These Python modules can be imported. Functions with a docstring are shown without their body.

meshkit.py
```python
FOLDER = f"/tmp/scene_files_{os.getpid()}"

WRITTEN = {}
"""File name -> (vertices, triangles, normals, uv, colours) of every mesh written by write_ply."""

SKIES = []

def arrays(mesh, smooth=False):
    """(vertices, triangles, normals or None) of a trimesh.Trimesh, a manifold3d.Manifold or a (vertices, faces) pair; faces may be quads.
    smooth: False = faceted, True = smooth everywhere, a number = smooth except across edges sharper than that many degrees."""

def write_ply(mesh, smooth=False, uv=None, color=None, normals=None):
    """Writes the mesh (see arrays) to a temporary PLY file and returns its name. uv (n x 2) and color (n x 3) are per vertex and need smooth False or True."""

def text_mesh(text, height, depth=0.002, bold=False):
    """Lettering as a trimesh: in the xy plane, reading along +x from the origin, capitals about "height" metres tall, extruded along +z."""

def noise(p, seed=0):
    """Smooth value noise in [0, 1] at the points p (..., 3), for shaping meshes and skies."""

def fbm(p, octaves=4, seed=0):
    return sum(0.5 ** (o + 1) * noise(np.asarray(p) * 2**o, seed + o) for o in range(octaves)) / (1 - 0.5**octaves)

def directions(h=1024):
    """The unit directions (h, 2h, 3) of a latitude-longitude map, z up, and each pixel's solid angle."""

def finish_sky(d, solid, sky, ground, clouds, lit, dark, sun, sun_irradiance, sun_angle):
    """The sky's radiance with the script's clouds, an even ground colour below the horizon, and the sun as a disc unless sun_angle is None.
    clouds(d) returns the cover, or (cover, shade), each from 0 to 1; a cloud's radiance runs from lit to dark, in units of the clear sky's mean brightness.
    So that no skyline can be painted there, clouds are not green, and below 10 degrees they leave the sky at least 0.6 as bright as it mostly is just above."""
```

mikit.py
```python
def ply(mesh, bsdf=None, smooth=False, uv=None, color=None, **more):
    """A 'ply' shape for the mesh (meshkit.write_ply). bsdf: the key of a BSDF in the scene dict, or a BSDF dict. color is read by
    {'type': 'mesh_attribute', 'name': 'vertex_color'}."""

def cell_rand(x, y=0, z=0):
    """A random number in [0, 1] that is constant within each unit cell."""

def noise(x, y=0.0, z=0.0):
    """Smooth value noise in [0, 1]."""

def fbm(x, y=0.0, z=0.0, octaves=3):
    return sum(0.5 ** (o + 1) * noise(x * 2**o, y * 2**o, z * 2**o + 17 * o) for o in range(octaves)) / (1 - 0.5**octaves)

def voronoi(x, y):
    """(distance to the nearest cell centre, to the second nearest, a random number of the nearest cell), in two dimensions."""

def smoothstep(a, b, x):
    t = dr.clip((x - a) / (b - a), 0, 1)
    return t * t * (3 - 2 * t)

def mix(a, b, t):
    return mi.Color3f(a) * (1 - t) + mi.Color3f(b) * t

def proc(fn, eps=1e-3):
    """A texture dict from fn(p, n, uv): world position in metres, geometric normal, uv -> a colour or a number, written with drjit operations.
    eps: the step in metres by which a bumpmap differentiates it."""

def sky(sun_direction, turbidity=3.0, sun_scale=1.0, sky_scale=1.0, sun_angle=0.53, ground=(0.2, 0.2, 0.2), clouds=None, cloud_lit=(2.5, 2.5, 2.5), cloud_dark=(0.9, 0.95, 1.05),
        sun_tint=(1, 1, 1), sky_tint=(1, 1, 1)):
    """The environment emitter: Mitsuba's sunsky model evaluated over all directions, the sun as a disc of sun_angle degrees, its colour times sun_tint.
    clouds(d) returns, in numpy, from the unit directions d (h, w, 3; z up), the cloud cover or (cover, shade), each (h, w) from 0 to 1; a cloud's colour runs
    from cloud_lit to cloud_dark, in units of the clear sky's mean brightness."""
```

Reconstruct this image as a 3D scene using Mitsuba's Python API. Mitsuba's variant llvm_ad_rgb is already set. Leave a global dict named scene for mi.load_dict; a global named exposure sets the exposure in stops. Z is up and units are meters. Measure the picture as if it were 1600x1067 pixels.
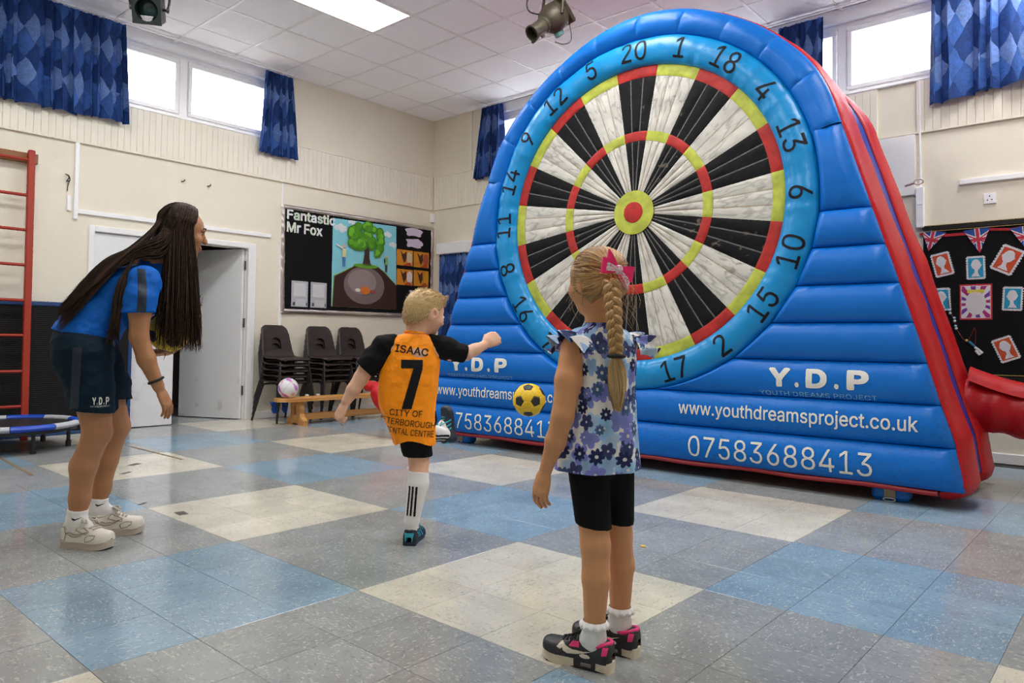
import math, glob
import numpy as np, trimesh, shapely, drjit as dr, mitsuba as mi, mikit, meshkit
from shapely import affinity
from shapely.geometry import Polygon, Point, box as sbox
from PIL import Image, ImageDraw, ImageFont
T = mi.ScalarTransform4f
noise, fbm, voronoi, smoothstep, mix, cell_rand = mikit.noise, mikit.fbm, mikit.voronoi, mikit.smoothstep, mikit.mix, mikit.cell_rand
scene, labels = {}, {}
PI = math.pi

# ---------------------------------------------------------------- camera, sky, lamps, exposure
CAM = np.array([-1.6622, -2.1371, 0.9095])
YAW, PITCH, ROLL, FPX, CX, CY = 0.73928, 0.031344, 0.01371, 1138.25, -36.5, -37.0
fwd = np.array([math.cos(PITCH) * math.cos(YAW), math.cos(PITCH) * math.sin(YAW), math.sin(PITCH)])
rgt = np.array([math.sin(YAW), -math.cos(YAW), 0.0])
upv = np.cross(rgt, fwd)
rgt, upv = rgt * math.cos(ROLL) + upv * math.sin(ROLL), -rgt * math.sin(ROLL) + upv * math.cos(ROLL)
M4 = np.eye(4)
M4[:3, 0], M4[:3, 1], M4[:3, 2], M4[:3, 3] = -rgt, upv, fwd, CAM
scene['camera'] = {'type': 'perspective', 'fov': math.degrees(2 * math.atan(800 / FPX)), 'fov_axis': 'x', 'to_world': T(M4.tolist()),
                   'principal_point_offset_x': -CX / 1600.0, 'principal_point_offset_y': -CY / 1067.0, 'near_clip': 0.05, 'far_clip': 200.0}
exposure = 0.72
scene['sky'] = mikit.sky([0.5, 0.3, 0.8], turbidity=4, sun_scale=0.0, sky_scale=1.0, ground=(0.55, 0.55, 0.55),
                         clouds=lambda d: (np.ones(d.shape[:2]), 0.15 * meshkit.fbm(d * 3.0)), cloud_lit=(30, 31, 34), cloud_dark=(25, 26, 29))
LAMP = 13.0          # radiance of the ceiling light panels

# ---------------------------------------------------------------- helpers
def key_for(name):
    if name not in scene and name not in labels and not any(k.startswith(name + '__') for k in (name,)):
        return name
    i = 1
    while '%s_%03d' % (name, i) in scene or '%s_%03d' % (name, i) in labels:
        i += 1
    return '%s_%03d' % (name, i)

_counts = {}
def numbered(name):
    n = _counts.get(name, 0); _counts[name] = n + 1
    return name if n == 0 else '%s_%03d' % (name, n)

def thing(name, label, cat, group=None):
    k = numbered(name); labels[k] = {'label': label, 'category': cat}
    if group: labels[k]['group'] = group
    return k

def put(name, shape, parent=None, label=None, kind=None):
    """shape: a shape dict; name: part name (numbered under its parent) or, without a parent, the finished key."""
    k = numbered(parent + '__' + name) if parent else name
    scene[k] = shape
    if label or kind:
        e = labels.setdefault(k, {})
        if label: e['label'] = label
        if kind: e['kind'] = kind
    return k

def moved(shape, M):
    M = np.asarray(M, float)
    return {**shape, 'to_world': T(M.tolist())}

def Rz(a, loc=(0, 0, 0)):
    m = np.eye(4); c, s = math.cos(a), math.sin(a)
    m[:2, :2] = [[c, -s], [s, c]]; m[:3, 3] = loc
    return m

def cat(ms):
    return trimesh.util.concatenate([m for m in ms if m is not None and len(m.faces)])

def bx(x0, x1, y0, y1, z0, z1, bev=0.0):
    lo, hi = np.array([min(x0, x1), min(y0, y1), min(z0, z1)], float), np.array([max(x0, x1), max(y0, y1), max(z0, z1)], float)
    if bev <= 0:
        m = trimesh.creation.box(hi - lo); m.apply_translation((lo + hi) / 2); return m
    b = min(bev, (hi - lo).min() * 0.45)
    pts = []
    for sx in (0, 1):
        for sy in (0, 1):
            for sz in (0, 1):
                c = np.where([sx, sy, sz], hi, lo); s = np.where([sx, sy, sz], -1.0, 1.0)
                for ax in range(3):
                    o = s * b; o[ax] = 0; pts.append(c + o)
    return trimesh.convex.convex_hull(np.array(pts))

def tube(pts, r, n=10, caps=True, closed=False):
    p = np.asarray(pts, float); m = len(p)
    r = np.broadcast_to(np.asarray(r, float), (m,))
    if closed:
        t = np.roll(p, -1, 0) - np.roll(p, 1, 0)
    else:
        t = np.gradient(p, axis=0)
    t /= np.linalg.norm(t, axis=1, keepdims=True) + 1e-12
    a = np.cross(t[0], [0, 0, 1.0] if abs(t[0][2]) < 0.9 else [1.0, 0, 0]); a /= np.linalg.norm(a)
    A = []
    for i in range(m):
        a = a - t[i] * (a @ t[i]); a /= np.linalg.norm(a) + 1e-12; A.append(a)
    A = np.array(A); B = np.cross(t, A); ang = np.arange(n) * 2 * PI / n
    v = p[:, None] + r[:, None, None] * (np.cos(ang)[None, :, None] * A[:, None] + np.sin(ang)[None, :, None] * B[:, None])
    rows = m if closed else m - 1
    i, j = np.meshgrid(np.arange(rows), np.arange(n), indexing='ij')
    i2, j2 = (i + 1) % m, (j + 1) % n
    q = np.stack([i * n + j, i * n + j2, i2 * n + j2, i2 * n + j], -1).reshape(-1, 4)
    f = np.vstack([q[:, [0, 1, 2]], q[:, [0, 2, 3]]]); v = v.reshape(-1, 3)
    if caps and not closed:
        v = np.vstack([v, p[0], p[-1]]); k = np.arange(n)
        f = np.vstack([f, np.stack([(k + 1) % n, k, k * 0 + m * n], 1), np.stack([(m - 1) * n + k, (m - 1) * n + (k + 1) % n, k * 0 + m * n + 1], 1)])
    return trimesh.Trimesh(v, f, process=False)

def rod(a, b, r, n=10):
    return tube([a, b], r, n)

def curve(pts, n=8):
    """Catmull-Rom through the points."""
    p = np.asarray(pts, float); p = np.vstack([2 * p[0] - p[1], p, 2 * p[-1] - p[-2]]); out = []
    for i in range(1, len(p) - 2):
        for t in np.linspace(0, 1, n, endpoint=False):
            out.append(0.5 * (2 * p[i] + (p[i + 1] - p[i - 1]) * t + (2 * p[i - 1] - 5 * p[i] + 4 * p[i + 1] - p[i + 2]) * t * t + (3 * p[i] - p[i - 1] - 3 * p[i + 1] + p[i + 2]) * t ** 3))
    out.append(p[-2])
    return np.array(out)

def grid_mesh(P, flip=False):
    """P (m, n, 3) -> (mesh, flat index order kept)"""
    m, n = P.shape[:2]
    i, j = np.meshgrid(np.arange(m - 1), np.arange(n - 1), indexing='ij')
    q = np.stack([i * n + j, (i + 1) * n + j, (i + 1) * n + j + 1, i * n + j + 1], -1).reshape(-1, 4)
    f = np.vstack([q[:, [0, 1, 2]], q[:, [0, 2, 3]]])
    if flip: f = f[:, ::-1]
    return trimesh.Trimesh(P.reshape(-1, 3), f, process=False)

def slab_poly(poly, z0, z1):
    gs = getattr(poly, 'geoms', [poly])
    ms = []
    for g in gs:
        if g.area < 1e-9: continue
        m = trimesh.creation.extrude_polygon(g, z1 - z0, engine='earcut'); m.apply_translation([0, 0, z0]); ms.append(m)
    return cat(ms)

FONT = glob.glob('/opt/blender-*/*/datafiles/fonts/Inter.woff2')[0]
def text_poly(text, height, bold=0, shear=0.0, wide=1.0, gap=0):
    """Outline of lettering: baseline at y 0, from x 0, capitals 'height' tall."""
    font = ImageFont.truetype(FONT, 128); S = 8
    if gap:
        parts, x = [], 0
        for ch in text:
            if ch != ' ':
                g = text_poly(ch, height, bold); g = affinity.translate(g, x - g.bounds[0]); parts.append(g); x = g.bounds[2] + gap * height
            else: x += 0.45 * height
        shape = shapely.union_all(parts)
    else:
        x0, y0, x1, y1 = font.getbbox(text, anchor='ls', stroke_width=bold)
        im = Image.new('L', (x1 - x0 + 8, y1 - y0 + 8))
        ImageDraw.Draw(im).text((4 - x0, 4 - y0), text, 255, font, anchor='ls', stroke_width=bold)
        on = np.pad(np.asarray(im) > 127, ((0, 0), (1, 1))).astype(np.int8)
        rows, starts = np.nonzero(np.diff(on, axis=1) == 1)
        ends = np.nonzero(np.diff(on, axis=1) == -1)[1]
        shape = shapely.union_all(shapely.box(starts, -rows - 1, ends, -rows)).buffer(0.7).buffer(-0.7).simplify(0.6)
        s = height / 93.0
        shape = affinity.affine_transform(shape, [s, 0, 0, s, (-4 + x0 * 0) * s, (4 - y0) * s])
        shape = affinity.translate(shape, -shape.bounds[0])
    return affinity.affine_transform(shape, [wide, shear, 0, 1, 0, 0])

def fit_text(text, x0, x1, ybase, height, **kw):
    """Lettering from x0 to x1."""
    g = text_poly(text, height, **kw); b = g.bounds
    return affinity.translate(affinity.scale(g, (x1 - x0) / (b[2] - b[0]), 1, origin=(b[0], 0)), x0 - b[0], ybase)

def flat_mesh(poly, edge):
    """Triangulates a 2-D shape with no edge longer than 'edge'."""
    ms = []
    for g in getattr(poly, 'geoms', [poly]):
        if g.area < 1e-9: continue
        v, f = trimesh.creation.triangulate_polygon(g, engine='earcut')
        v, f = trimesh.remesh.subdivide_to_size(np.c_[v, np.zeros(len(v))], f, edge, max_iter=12)
        ms.append(trimesh.Trimesh(v, f, process=False))
    return cat(ms)

# ---------------------------------------------------------------- materials
def mat(name, color, rough=0.5, spec=0.5, metal=0.0, bump=None, bump_scale=1.0, twosided=True, **more):
    col = color if isinstance(color, dict) else {'type': 'rgb', 'value': list(color)}
    b = {'type': 'principled', 'base_color': col, 'roughness': rough, 'specular': spec, **more}
    if metal: b['metallic'] = metal
    if bump is not None:
        b = {'type': 'bumpmap', 'arbitrary': bump, 'scale': bump_scale, 'nested': b}
        b = {'type': 'bumpmap', 'tex': bump, 'scale': bump_scale, 'bsdf': b['nested']}
    scene['mat_' + name] = {'type': 'twosided', 'bsdf': b} if twosided else b
    return 'mat_' + name
VC = {'type': 'mesh_attribute', 'name': 'vertex_color'}
def C3(*v): return mi.Color3f(*v)

mat('ceiling_tile', (0.90, 0.90, 0.93), 0.8, 0.2)
mat('white_paint', (0.80, 0.80, 0.80), 0.35)
mat('upvc', (0.85, 0.86, 0.88), 0.3)
mat('black_plastic', (0.012, 0.012, 0.013), 0.45)
mat('black_metal', (0.015, 0.014, 0.014), 0.35)
mat('steel', (0.5, 0.5, 0.5), 0.3, metal=1.0)
mat('vertex', VC, 0.6)
mat('vertex_gloss', VC, 0.35)
mat('black_print', (0.006, 0.006, 0.008), 0.6, 0.2)
mat('white_print', (0.62, 0.62, 0.58), 0.5)
mat('teal_print', (0.24, 0.48, 0.64), 0.5)
mat('paper_black', (0.007, 0.007, 0.008), 0.8, 0.12)
def cream(p, n, uv):
    k = fbm(p.x * 0.9, p.y * 0.9, p.z * 0.9, 3); s = noise(p.x * 90, p.y * 90, p.z * 90)
    return C3(0.76, 0.715, 0.595) * (0.93 + 0.10 * k + 0.03 * s)
mat('cream_wall', mikit.proc(cream), 0.6, 0.3)
mat('cream_board', (0.78, 0.735, 0.625), 0.45, 0.4)

def vinyl(p, n, uv):
    """Marbled vinyl tiles: blocks of three by three in cream, grey and blue; the streaks turn from tile to tile."""
    tx, ty = dr.floor(p.x / 0.3), dr.floor(p.y / 0.3)
    b, a = dr.floor(p.x / 0.9), dr.floor(-p.y / 0.9)
    ea, eb = a - 2 * dr.floor(a / 2), b - 2 * dr.floor(b / 2)
    turn = (tx + ty) - 2 * dr.floor((tx + ty) / 2)
    u = dr.select(turn > 0.5, p.x, p.y); v = dr.select(turn > 0.5, p.y, p.x)
    r = cell_rand(tx, ty, 5.0)
    base = dr.select(dr.abs(ea - eb) > 0.5, C3(0.235, 0.248, 0.247), dr.select(ea > 0.5, C3(0.180, 0.272, 0.350), C3(0.49, 0.465, 0.385)))
    s1 = noise(u * 75 + 31 * r, v * 190, 3.0) * .6 + .4 * noise(u * 150, v * 260 + 7 * r, 5.0); s2 = noise(u * 60, v * 170 + 77 * r, 9.0) * .6 + .4 * noise(u * 130, v * 240, 2.0); cl = fbm(p.x * 7, p.y * 7, 1.0, 3)
    lit = smoothstep(0.66, 0.78, s1); drk = smoothstep(0.66, 0.80, s2)
    c = base * (0.86 + 0.12 * r + 0.28 * (cl - 0.5))
    c = mix(c, C3(0.60, 0.58, 0.50), 0.33 * lit)
    c = mix(c, C3(0.07, 0.09, 0.11), 0.30 * drk)
    return c
def vinyl_rough(p, n, uv):
    return 0.10 + 0.12 * fbm(p.x * 3, p.y * 3, 0.0, 3)
mat('vinyl', mikit.proc(vinyl), mikit.proc(vinyl_rough), 0.55)
# ================================================================ the setting
YB, XR, ZC = 5.291, 5.297, 3.969
XL, YF = -4.6, -5.2
S3 = 0.3
def structure(k, mesh, m, parent=None, **kw):
    sh = mikit.ply(mesh, m, **kw)
    return put(k, sh, parent, kind='structure' if parent is None else None)

# floor: screed, then every vinyl tile
structure('floor', bx(XL - .2, XR + .2, YF - .2, YB + 2.2, -0.12, -0.003), 'mat_black_plastic')
tile = mikit.ply(bx(0.0006, S3 - 0.0006, 0.0006, S3 - 0.0006, -0.004, 0.0, 0.0008), 'mat_vinyl')
cells = []
for i in range(-16, 19):
    for j in range(-18, 26):
        x, y = i * S3, j * S3
        if x + S3 > XR + .05 or y + S3 > YB + 2.1 or (y + S3 > YB + .3 and not (0.6 < x < 2.6)): continue
        q = np.array([x + .15, y + .15, 0]) - CAM
        z = q @ fwd
        inview = z > 0.5 and abs((q @ rgt) / z * FPX + CX) < 830 and -(q @ upv) / z * FPX + CY < 580
        cells.append((not inview, z, x, y))
cells.sort()
far = []
for n_, (hid, z, x, y) in enumerate(cells):
    if n_ < 296:
        put('tile', moved(tile, Rz(0, (x, y, 0))), 'floor')
    else:
        far.append((x, y))
put('tile_field', mikit.ply(cat([bx(x + .0006, x + S3 - .0006, y + .0006, y + S3 - .0006, -0.004, 0.0) for x, y in far]), 'mat_vinyl'), 'floor', kind='stuff')

# walls
WZ0, WZ1 = 3.175, 3.85
def wall_x(y0, y1, holes, x0, x1):      # wall running along x, thickness y0..y1
    ms, x = [], x0
    for a, b, z0, z1 in holes:
        ms.append(bx(x, a, y0, y1, 0, ZC + .1)); 
        if z0 > 0: ms.append(bx(a, b, y0, y1, 0, z0))
        ms.append(bx(a, b, y0, y1, z1, ZC + .1)); x = b
    ms.append(bx(x, x1, y0, y1, 0, ZC + .1))
    return cat(ms)
cb = [bx(0.86, 0.90, YB, YB + .22, 0, WZ0), bx(2.50, XR + .22, YB, YB + .22, 0, WZ0), bx(0.90, 2.50, YB, YB + .22, 1.905, WZ0),
      bx(0.86, 2.92, YB, YB + .22, WZ1, ZC + .1), bx(2.92, XR + .22, YB, YB + .22, WZ0, ZC + .1)]
structure('wall_back', cat([wall_x(YB, YB + .22, [(-4.2, 0.86, WZ0, WZ1)], XL - .2, 0.86)] + cb), 'mat_cream_wall')
structure('wall_right', cat([bx(XR, XR + .22, YF, YB, 0, WZ0), bx(XR, XR + .22, YF, YB, WZ1, ZC + .1), bx(XR, XR + .22, 4.345, YB, WZ0, WZ1),
                             bx(XR, XR + .22, YF, -4.2, WZ0, WZ1)]), 'mat_cream_wall')
structure('wall_left', bx(XL - .2, XL, YF, YB, 0, ZC + .1), 'mat_cream_wall')
structure('wall_front', bx(XL - .2, XR + .22, YF - .2, YF, 0, ZC + .1), 'mat_cream_wall')
# skirting
structure('baseboard_right', bx(XR - .018, XR - .001, YF, YB - .02, 0.0, 0.085, 0.006), 'mat_white_paint')
structure('baseboard_back', bx(2.60, XR - .02, YB - .018, YB - .001, 0.0, 0.085, 0.006), 'mat_white_paint')

# grooved boarding under the windows: every board a piece
BW = 0.06
board = mikit.ply(bx(0.0006, BW - 0.0006, -0.022, 0, 0, 0.448, 0.003), 'mat_cream_board')
tb = 'trim_1'
structure(tb, bx(-4.4, XR - .03, YB - .026, YB - .001, 2.708, 2.720, 0.002), 'mat_cream_board')
for k in range(90):
    put('board', moved(board, Rz(0, (-0.12 + k * BW, YB - .001, 2.719))), tb)
structure('trim_2', bx(XR - .026, XR - .001, -4.4, YB - .03, 2.708, 2.720, 0.002), 'mat_cream_board')
boardr = mikit.ply(bx(-0.022, 0, 0.0006, BW - 0.0006, 0, 0.448, 0.003), 'mat_cream_board')
for k in range(116):
    y = YB - 0.03 - (k + 1) * BW
    if -0.69 < y < -0.43: continue
    put('board', moved(boardr, Rz(0, (XR - .001, y, 2.719))), 'trim_2')
structure('trim_3', cat([bx(2.95, XR - .02, YB - .03, YB - .001, 3.160, 3.178, 0.004), bx(XR - .03, XR - .001, 4.36, YB, 3.160, 3.178, 0.004),
                         bx(XR - .016, XR - .001, 4.54, 4.585, 3.178, ZC - .005, .003), bx(2.952, 2.972, YB - .016, YB - .001, 3.178, ZC - .005, .003)]), 'mat_cream_board')

# ceiling: base and lay-in tiles
structure('ceiling', bx(XL - .2, XR + .2, YF - .2, YB + .2, ZC + .012, ZC + .12), 'mat_ceiling_tile')
P61 = 0.61
gx, gy = 2.856, 2.992
bars = []
for i in range(-9, 5):
    x = gx + i * P61
    if x < XR - .02: bars.append(bx(x - .012, x + .012, YF, YB, ZC - .001, ZC + .006, .001))
for j in range(-13, 4):
    y = gy + j * P61
    bars.append(bx(XL, XR, y - .012, y + .012, ZC - .0015, ZC + .006, .001))
put('grid_rail', mikit.ply(cat(bars), 'mat_white_paint'), 'ceiling')
ct = mikit.ply(bx(.0135, P61 - .0135, .0135, P61 - .0135, ZC + .002, ZC + .011, .002), 'mat_ceiling_tile')
panels = [(-1, 0), (-1, -4), (-1, -8), (-5, 0), (-5, -4), (-5, -8), (3, -8)]      # column, row of the right half of each light
lit = {(c - d, r) for c, r in panels for d in (0, 1)}
for i in range(-6, 4):
    for j in range(-9, 4):
        if (i, j) in lit: continue
        x0, y0 = gx + i * P61, gy + j * P61
        if y0 + P61 > YB + .01 or x0 + P61 > XR + .02:
            m = bx(x0 + .0135, min(x0 + P61 - .0135, XR - .002), y0 + .0135, min(y0 + P61 - .0135, YB - .002), ZC + .002, ZC + .011, .002)
            put('tile', mikit.ply(m, 'mat_ceiling_tile'), 'ceiling')
        else:
            put('tile', moved(ct, Rz(0, (x0, y0, 0))), 'ceiling')
# light panels in the grid (lamps)
for c, r in panels:
    x1, y0 = gx + (c + 1) * P61, gy + r * P61
    x0, y1 = x1 - 2 * P61, y0 + P61
    if x1 > XR - .02: x0, x1 = x0 - .03, XR - .03
    seen = (c, r) == (-1, 0)
    k = thing('ceiling_light_panel', 'long bright white light panel set into the tiled ceiling' if seen else 'light panel in the ceiling outside the picture', 'ceiling light', None if seen else 'ceiling light panels outside the picture')
    put('frame', mikit.ply(cat([bx(x0 + .012, x1 - .012, y0 + .012, y0 + .03, ZC - .004, ZC + .01), bx(x0 + .012, x1 - .012, y1 - .03, y1 - .012, ZC - .004, ZC + .01),
                                bx(x0 + .012, x0 + .03, y0 + .03, y1 - .03, ZC - .004, ZC + .01), bx(x1 - .03, x1 - .012, y0 + .03, y1 - .03, ZC - .004, ZC + .01)]), 'mat_white_paint'), k)
    q = np.array([[x0 + .03, y0 + .03, ZC - .001], [x0 + .03, y1 - .03, ZC - .001], [x1 - .03, y1 - .03, ZC - .001], [x1 - .03, y0 + .03, ZC - .001]])
    put('diffuser', mikit.ply((q, np.array([[0, 1, 2], [0, 2, 3]])), 'mat_white_paint', emitter={'type': 'area', 'radiance': {'type': 'rgb', 'value': [LAMP, LAMP * .985, LAMP * .97]}}), k)

# windows: frame, sashes, panes
scene['mat_glass'] = {'type': 'thindielectric', 'int_ior': 1.5}
def window(k, axis, base, spans, z0, z1, sill=True):
    """frame in the opening; spans: list of (a, b) panes along the wall"""
    d0, d1 = base + .05, base + .12
    def b3(a0, a1, e0, e1, zz0, zz1, bev=.006):
        return bx(a0, a1, e0, e1, zz0, zz1, bev) if axis == 'x' else bx(e0, e1, a0, a1, zz0, zz1, bev)
    lo, hi = min(s[0] for s in spans), max(s[1] for s in spans)
    ms = [b3(lo - .05, hi + .05, d0, d1, z0, z0 + .045), b3(lo - .05, hi + .05, d0, d1, z1 - .05, z1)]
    edges = sorted({round(e, 3) for s in spans for e in s})
    for s0, s1 in zip(spans, spans[1:]):
        ms.append(b3(s0[1], s1[0], d0, d1, z0, z1))
    ms += [b3(lo - .05, lo, d0, d1, z0, z1), b3(hi, hi + .05, d0, d1, z0, z1)]
    structure(k, cat(ms), 'mat_upvc')
    for a, b in spans:
        s = cat([b3(a + .004, b - .004, d0 - .012, d1 - .02, z0 + .047, z0 + .085), b3(a + .004, b - .004, d0 - .012, d1 - .02, z1 - .10, z1 - .052),
                 b3(a + .004, a + .045, d0 - .012, d1 - .02, z0 + .085, z1 - .10), b3(b - .045, b - .004, d0 - .012, d1 - .02, z0 + .085, z1 - .10)])
        sk = put('sash', mikit.ply(s, 'mat_upvc'), k)
        if axis == 'x': q = np.array([[a + .04, d0 + .02, z0 + .08], [b - .04, d0 + .02, z0 + .08], [b - .04, d0 + .02, z1 - .09], [a + .04, d0 + .02, z1 - .09]])
        else: q = np.array([[d0 + .02, a + .04, z0 + .08], [d0 + .02, b - .04, z0 + .08], [d0 + .02, b - .04, z1 - .09], [d0 + .02, a + .04, z1 - .09]])
        put('pane', mikit.ply((q, np.array([[0, 1, 2], [0, 2, 3]])), 'mat_glass'), sk)
    put('sill', mikit.ply(b3(lo - .06, hi + .06, base - .03, base + .05, z0 - .018, z0 - .001, .004), 'mat_upvc'), k)
bspans = [(-4.1, -3.1), (-3.0, -2.0), (-1.9, -.95), (-.85, .15), (.24, .68 + .0), (.77, 1.70), (1.79, 2.86)]
window('window_1', 'x', YB, bspans, WZ0, WZ1)
window('window_2', 'y', XR, [(-4.1, -3.2), (-3.1, -2.2), (-2.1, -1.2), (-1.11, -.11), (-.03, .9), (.99, 1.9), (1.99, 2.9), (2.99, 4.29)], WZ0, WZ1)

structure('trim_4', bx(-4.3, 2.95, YB - .02, YB + .05, WZ1 - .005, ZC - .006, .003), 'mat_upvc')
structure('trim_5', bx(XR - .02, XR + .05, -4.3, 4.345, WZ1 - .005, ZC - .006, .003), 'mat_upvc')
# ================================================================ the inflatable football dartboard
DC = np.array([3.055, 0.711, 1.878])
_y, _t = 0.04, 0.03
DN = np.array([-math.cos(_t) * math.cos(_y), -math.cos(_t) * math.sin(_y), math.sin(_t)])
DH = np.array([math.sin(_y), -math.cos(_y), 0.0])
DV = -np.cross(DH, DN); DV = DV if DV[2] > 0 else -DV
MD = np.eye(4); MD[:3, 0], MD[:3, 1], MD[:3, 2], MD[:3, 3] = DH, DV, DN, DC       # local (s, t, d) to the world
def dart(mesh, m, **kw):
    return moved(mikit.ply(mesh, m, **kw), MD)

def pvc(c, dirt=0.25):
    def fn(p, n, uv):
        k = fbm(p.x * 2.2, p.y * 2.2, p.z * 2.2, 3); s = smoothstep(0.66, 0.9, noise(p.x * 60, p.y * 60, p.z * 60)) * smoothstep(1.3, 0.2, p.z)
        return mix(C3(*c) * (0.90 + 0.2 * k), C3(0.03, 0.05, 0.10), dirt * s)
    return fn
def pvc_bump(p, n, uv):
    return fbm(p.x * 9, p.y * 9, p.z * 9, 3)
mat('pvc_blue', mikit.proc(pvc((0.0005, 0.128, 0.50))), 0.38, 0.3, bump=mikit.proc(pvc_bump, 4e-3), bump_scale=0.006)
mat('pvc_sky', mikit.proc(pvc((0.003, 0.215, 0.50), .1)), 0.30, 0.4, bump=mikit.proc(pvc_bump, 4e-3), bump_scale=0.006)
mat('pvc_red', mikit.proc(pvc((0.42, 0.006, 0.010), .3)), 0.42, 0.28, bump=mikit.proc(pvc_bump, 4e-3), bump_scale=0.006)
mat('pvc_dark_red', (0.30, 0.010, 0.014), 0.45)
mat('pvc_navy', (0.004, 0.03, 0.27), 0.4)
def cloth_stripes(base, line, ls):
    def fn(p, n, uv):
        a = uv.x * 3.0; f = dr.abs(a - dr.floor(a + 0.5)); w = uv.y
        inner = smoothstep(0.020, 0.009, f * w * 0.32) * dr.select((uv.x > 0.15) & (uv.x < 0.85), 1.0, 0.0)
        k = fbm(p.x * 4, p.y * 9, p.z * 9, 3); st = fbm(p.x * 14, p.y * 20, p.z * 20, 3)
        c = C3(*base) * (0.70 + 0.50 * k)
        cr = fbm(w * 7 + 3 * uv.x, a * 2.2, p.z * 2.0 + p.y * 2.0, 3); c = c * (1 - 0.30 * smoothstep(.52, .60, cr) * smoothstep(.68, .60, cr))
        c = mix(c, C3(*line), ls * inner * (0.55 + 0.45 * noise(p.y * 120, p.z * 120, 2.0)))
        mk = smoothstep(0.70, 0.80, st) * smoothstep(0.55, 0.8, noise(p.y * 5, p.z * 5, 3.0))
        return mix(c, C3(0.18, 0.15, 0.11), 0.55 * mk)
    return fn
mat('cloth_white', mikit.proc(cloth_stripes((0.56, 0.54, 0.49), (0.27, 0.19, 0.11), 0.80)), 0.7, 0.3)
mat('cloth_black', mikit.proc(cloth_stripes((0.006, 0.006, 0.007), (0.20, 0.19, 0.18), 0.75)), 0.7, 0.15)
def ringcloth(c):
    def fn(p, n, uv):
        return C3(*c) * (0.62 + 0.60 * fbm(p.x * 6, p.y * 12, p.z * 12, 3)) * (0.92 + 0.16 * noise(p.y * 45, p.z * 45, 1.0))
    return fn
mat('cloth_red', mikit.proc(ringcloth((0.40, 0.018, 0.014))), 0.6, 0.35)
mat('cloth_yellow', mikit.proc(ringcloth((0.43, 0.47, 0.06))), 0.6, 0.35)

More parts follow.
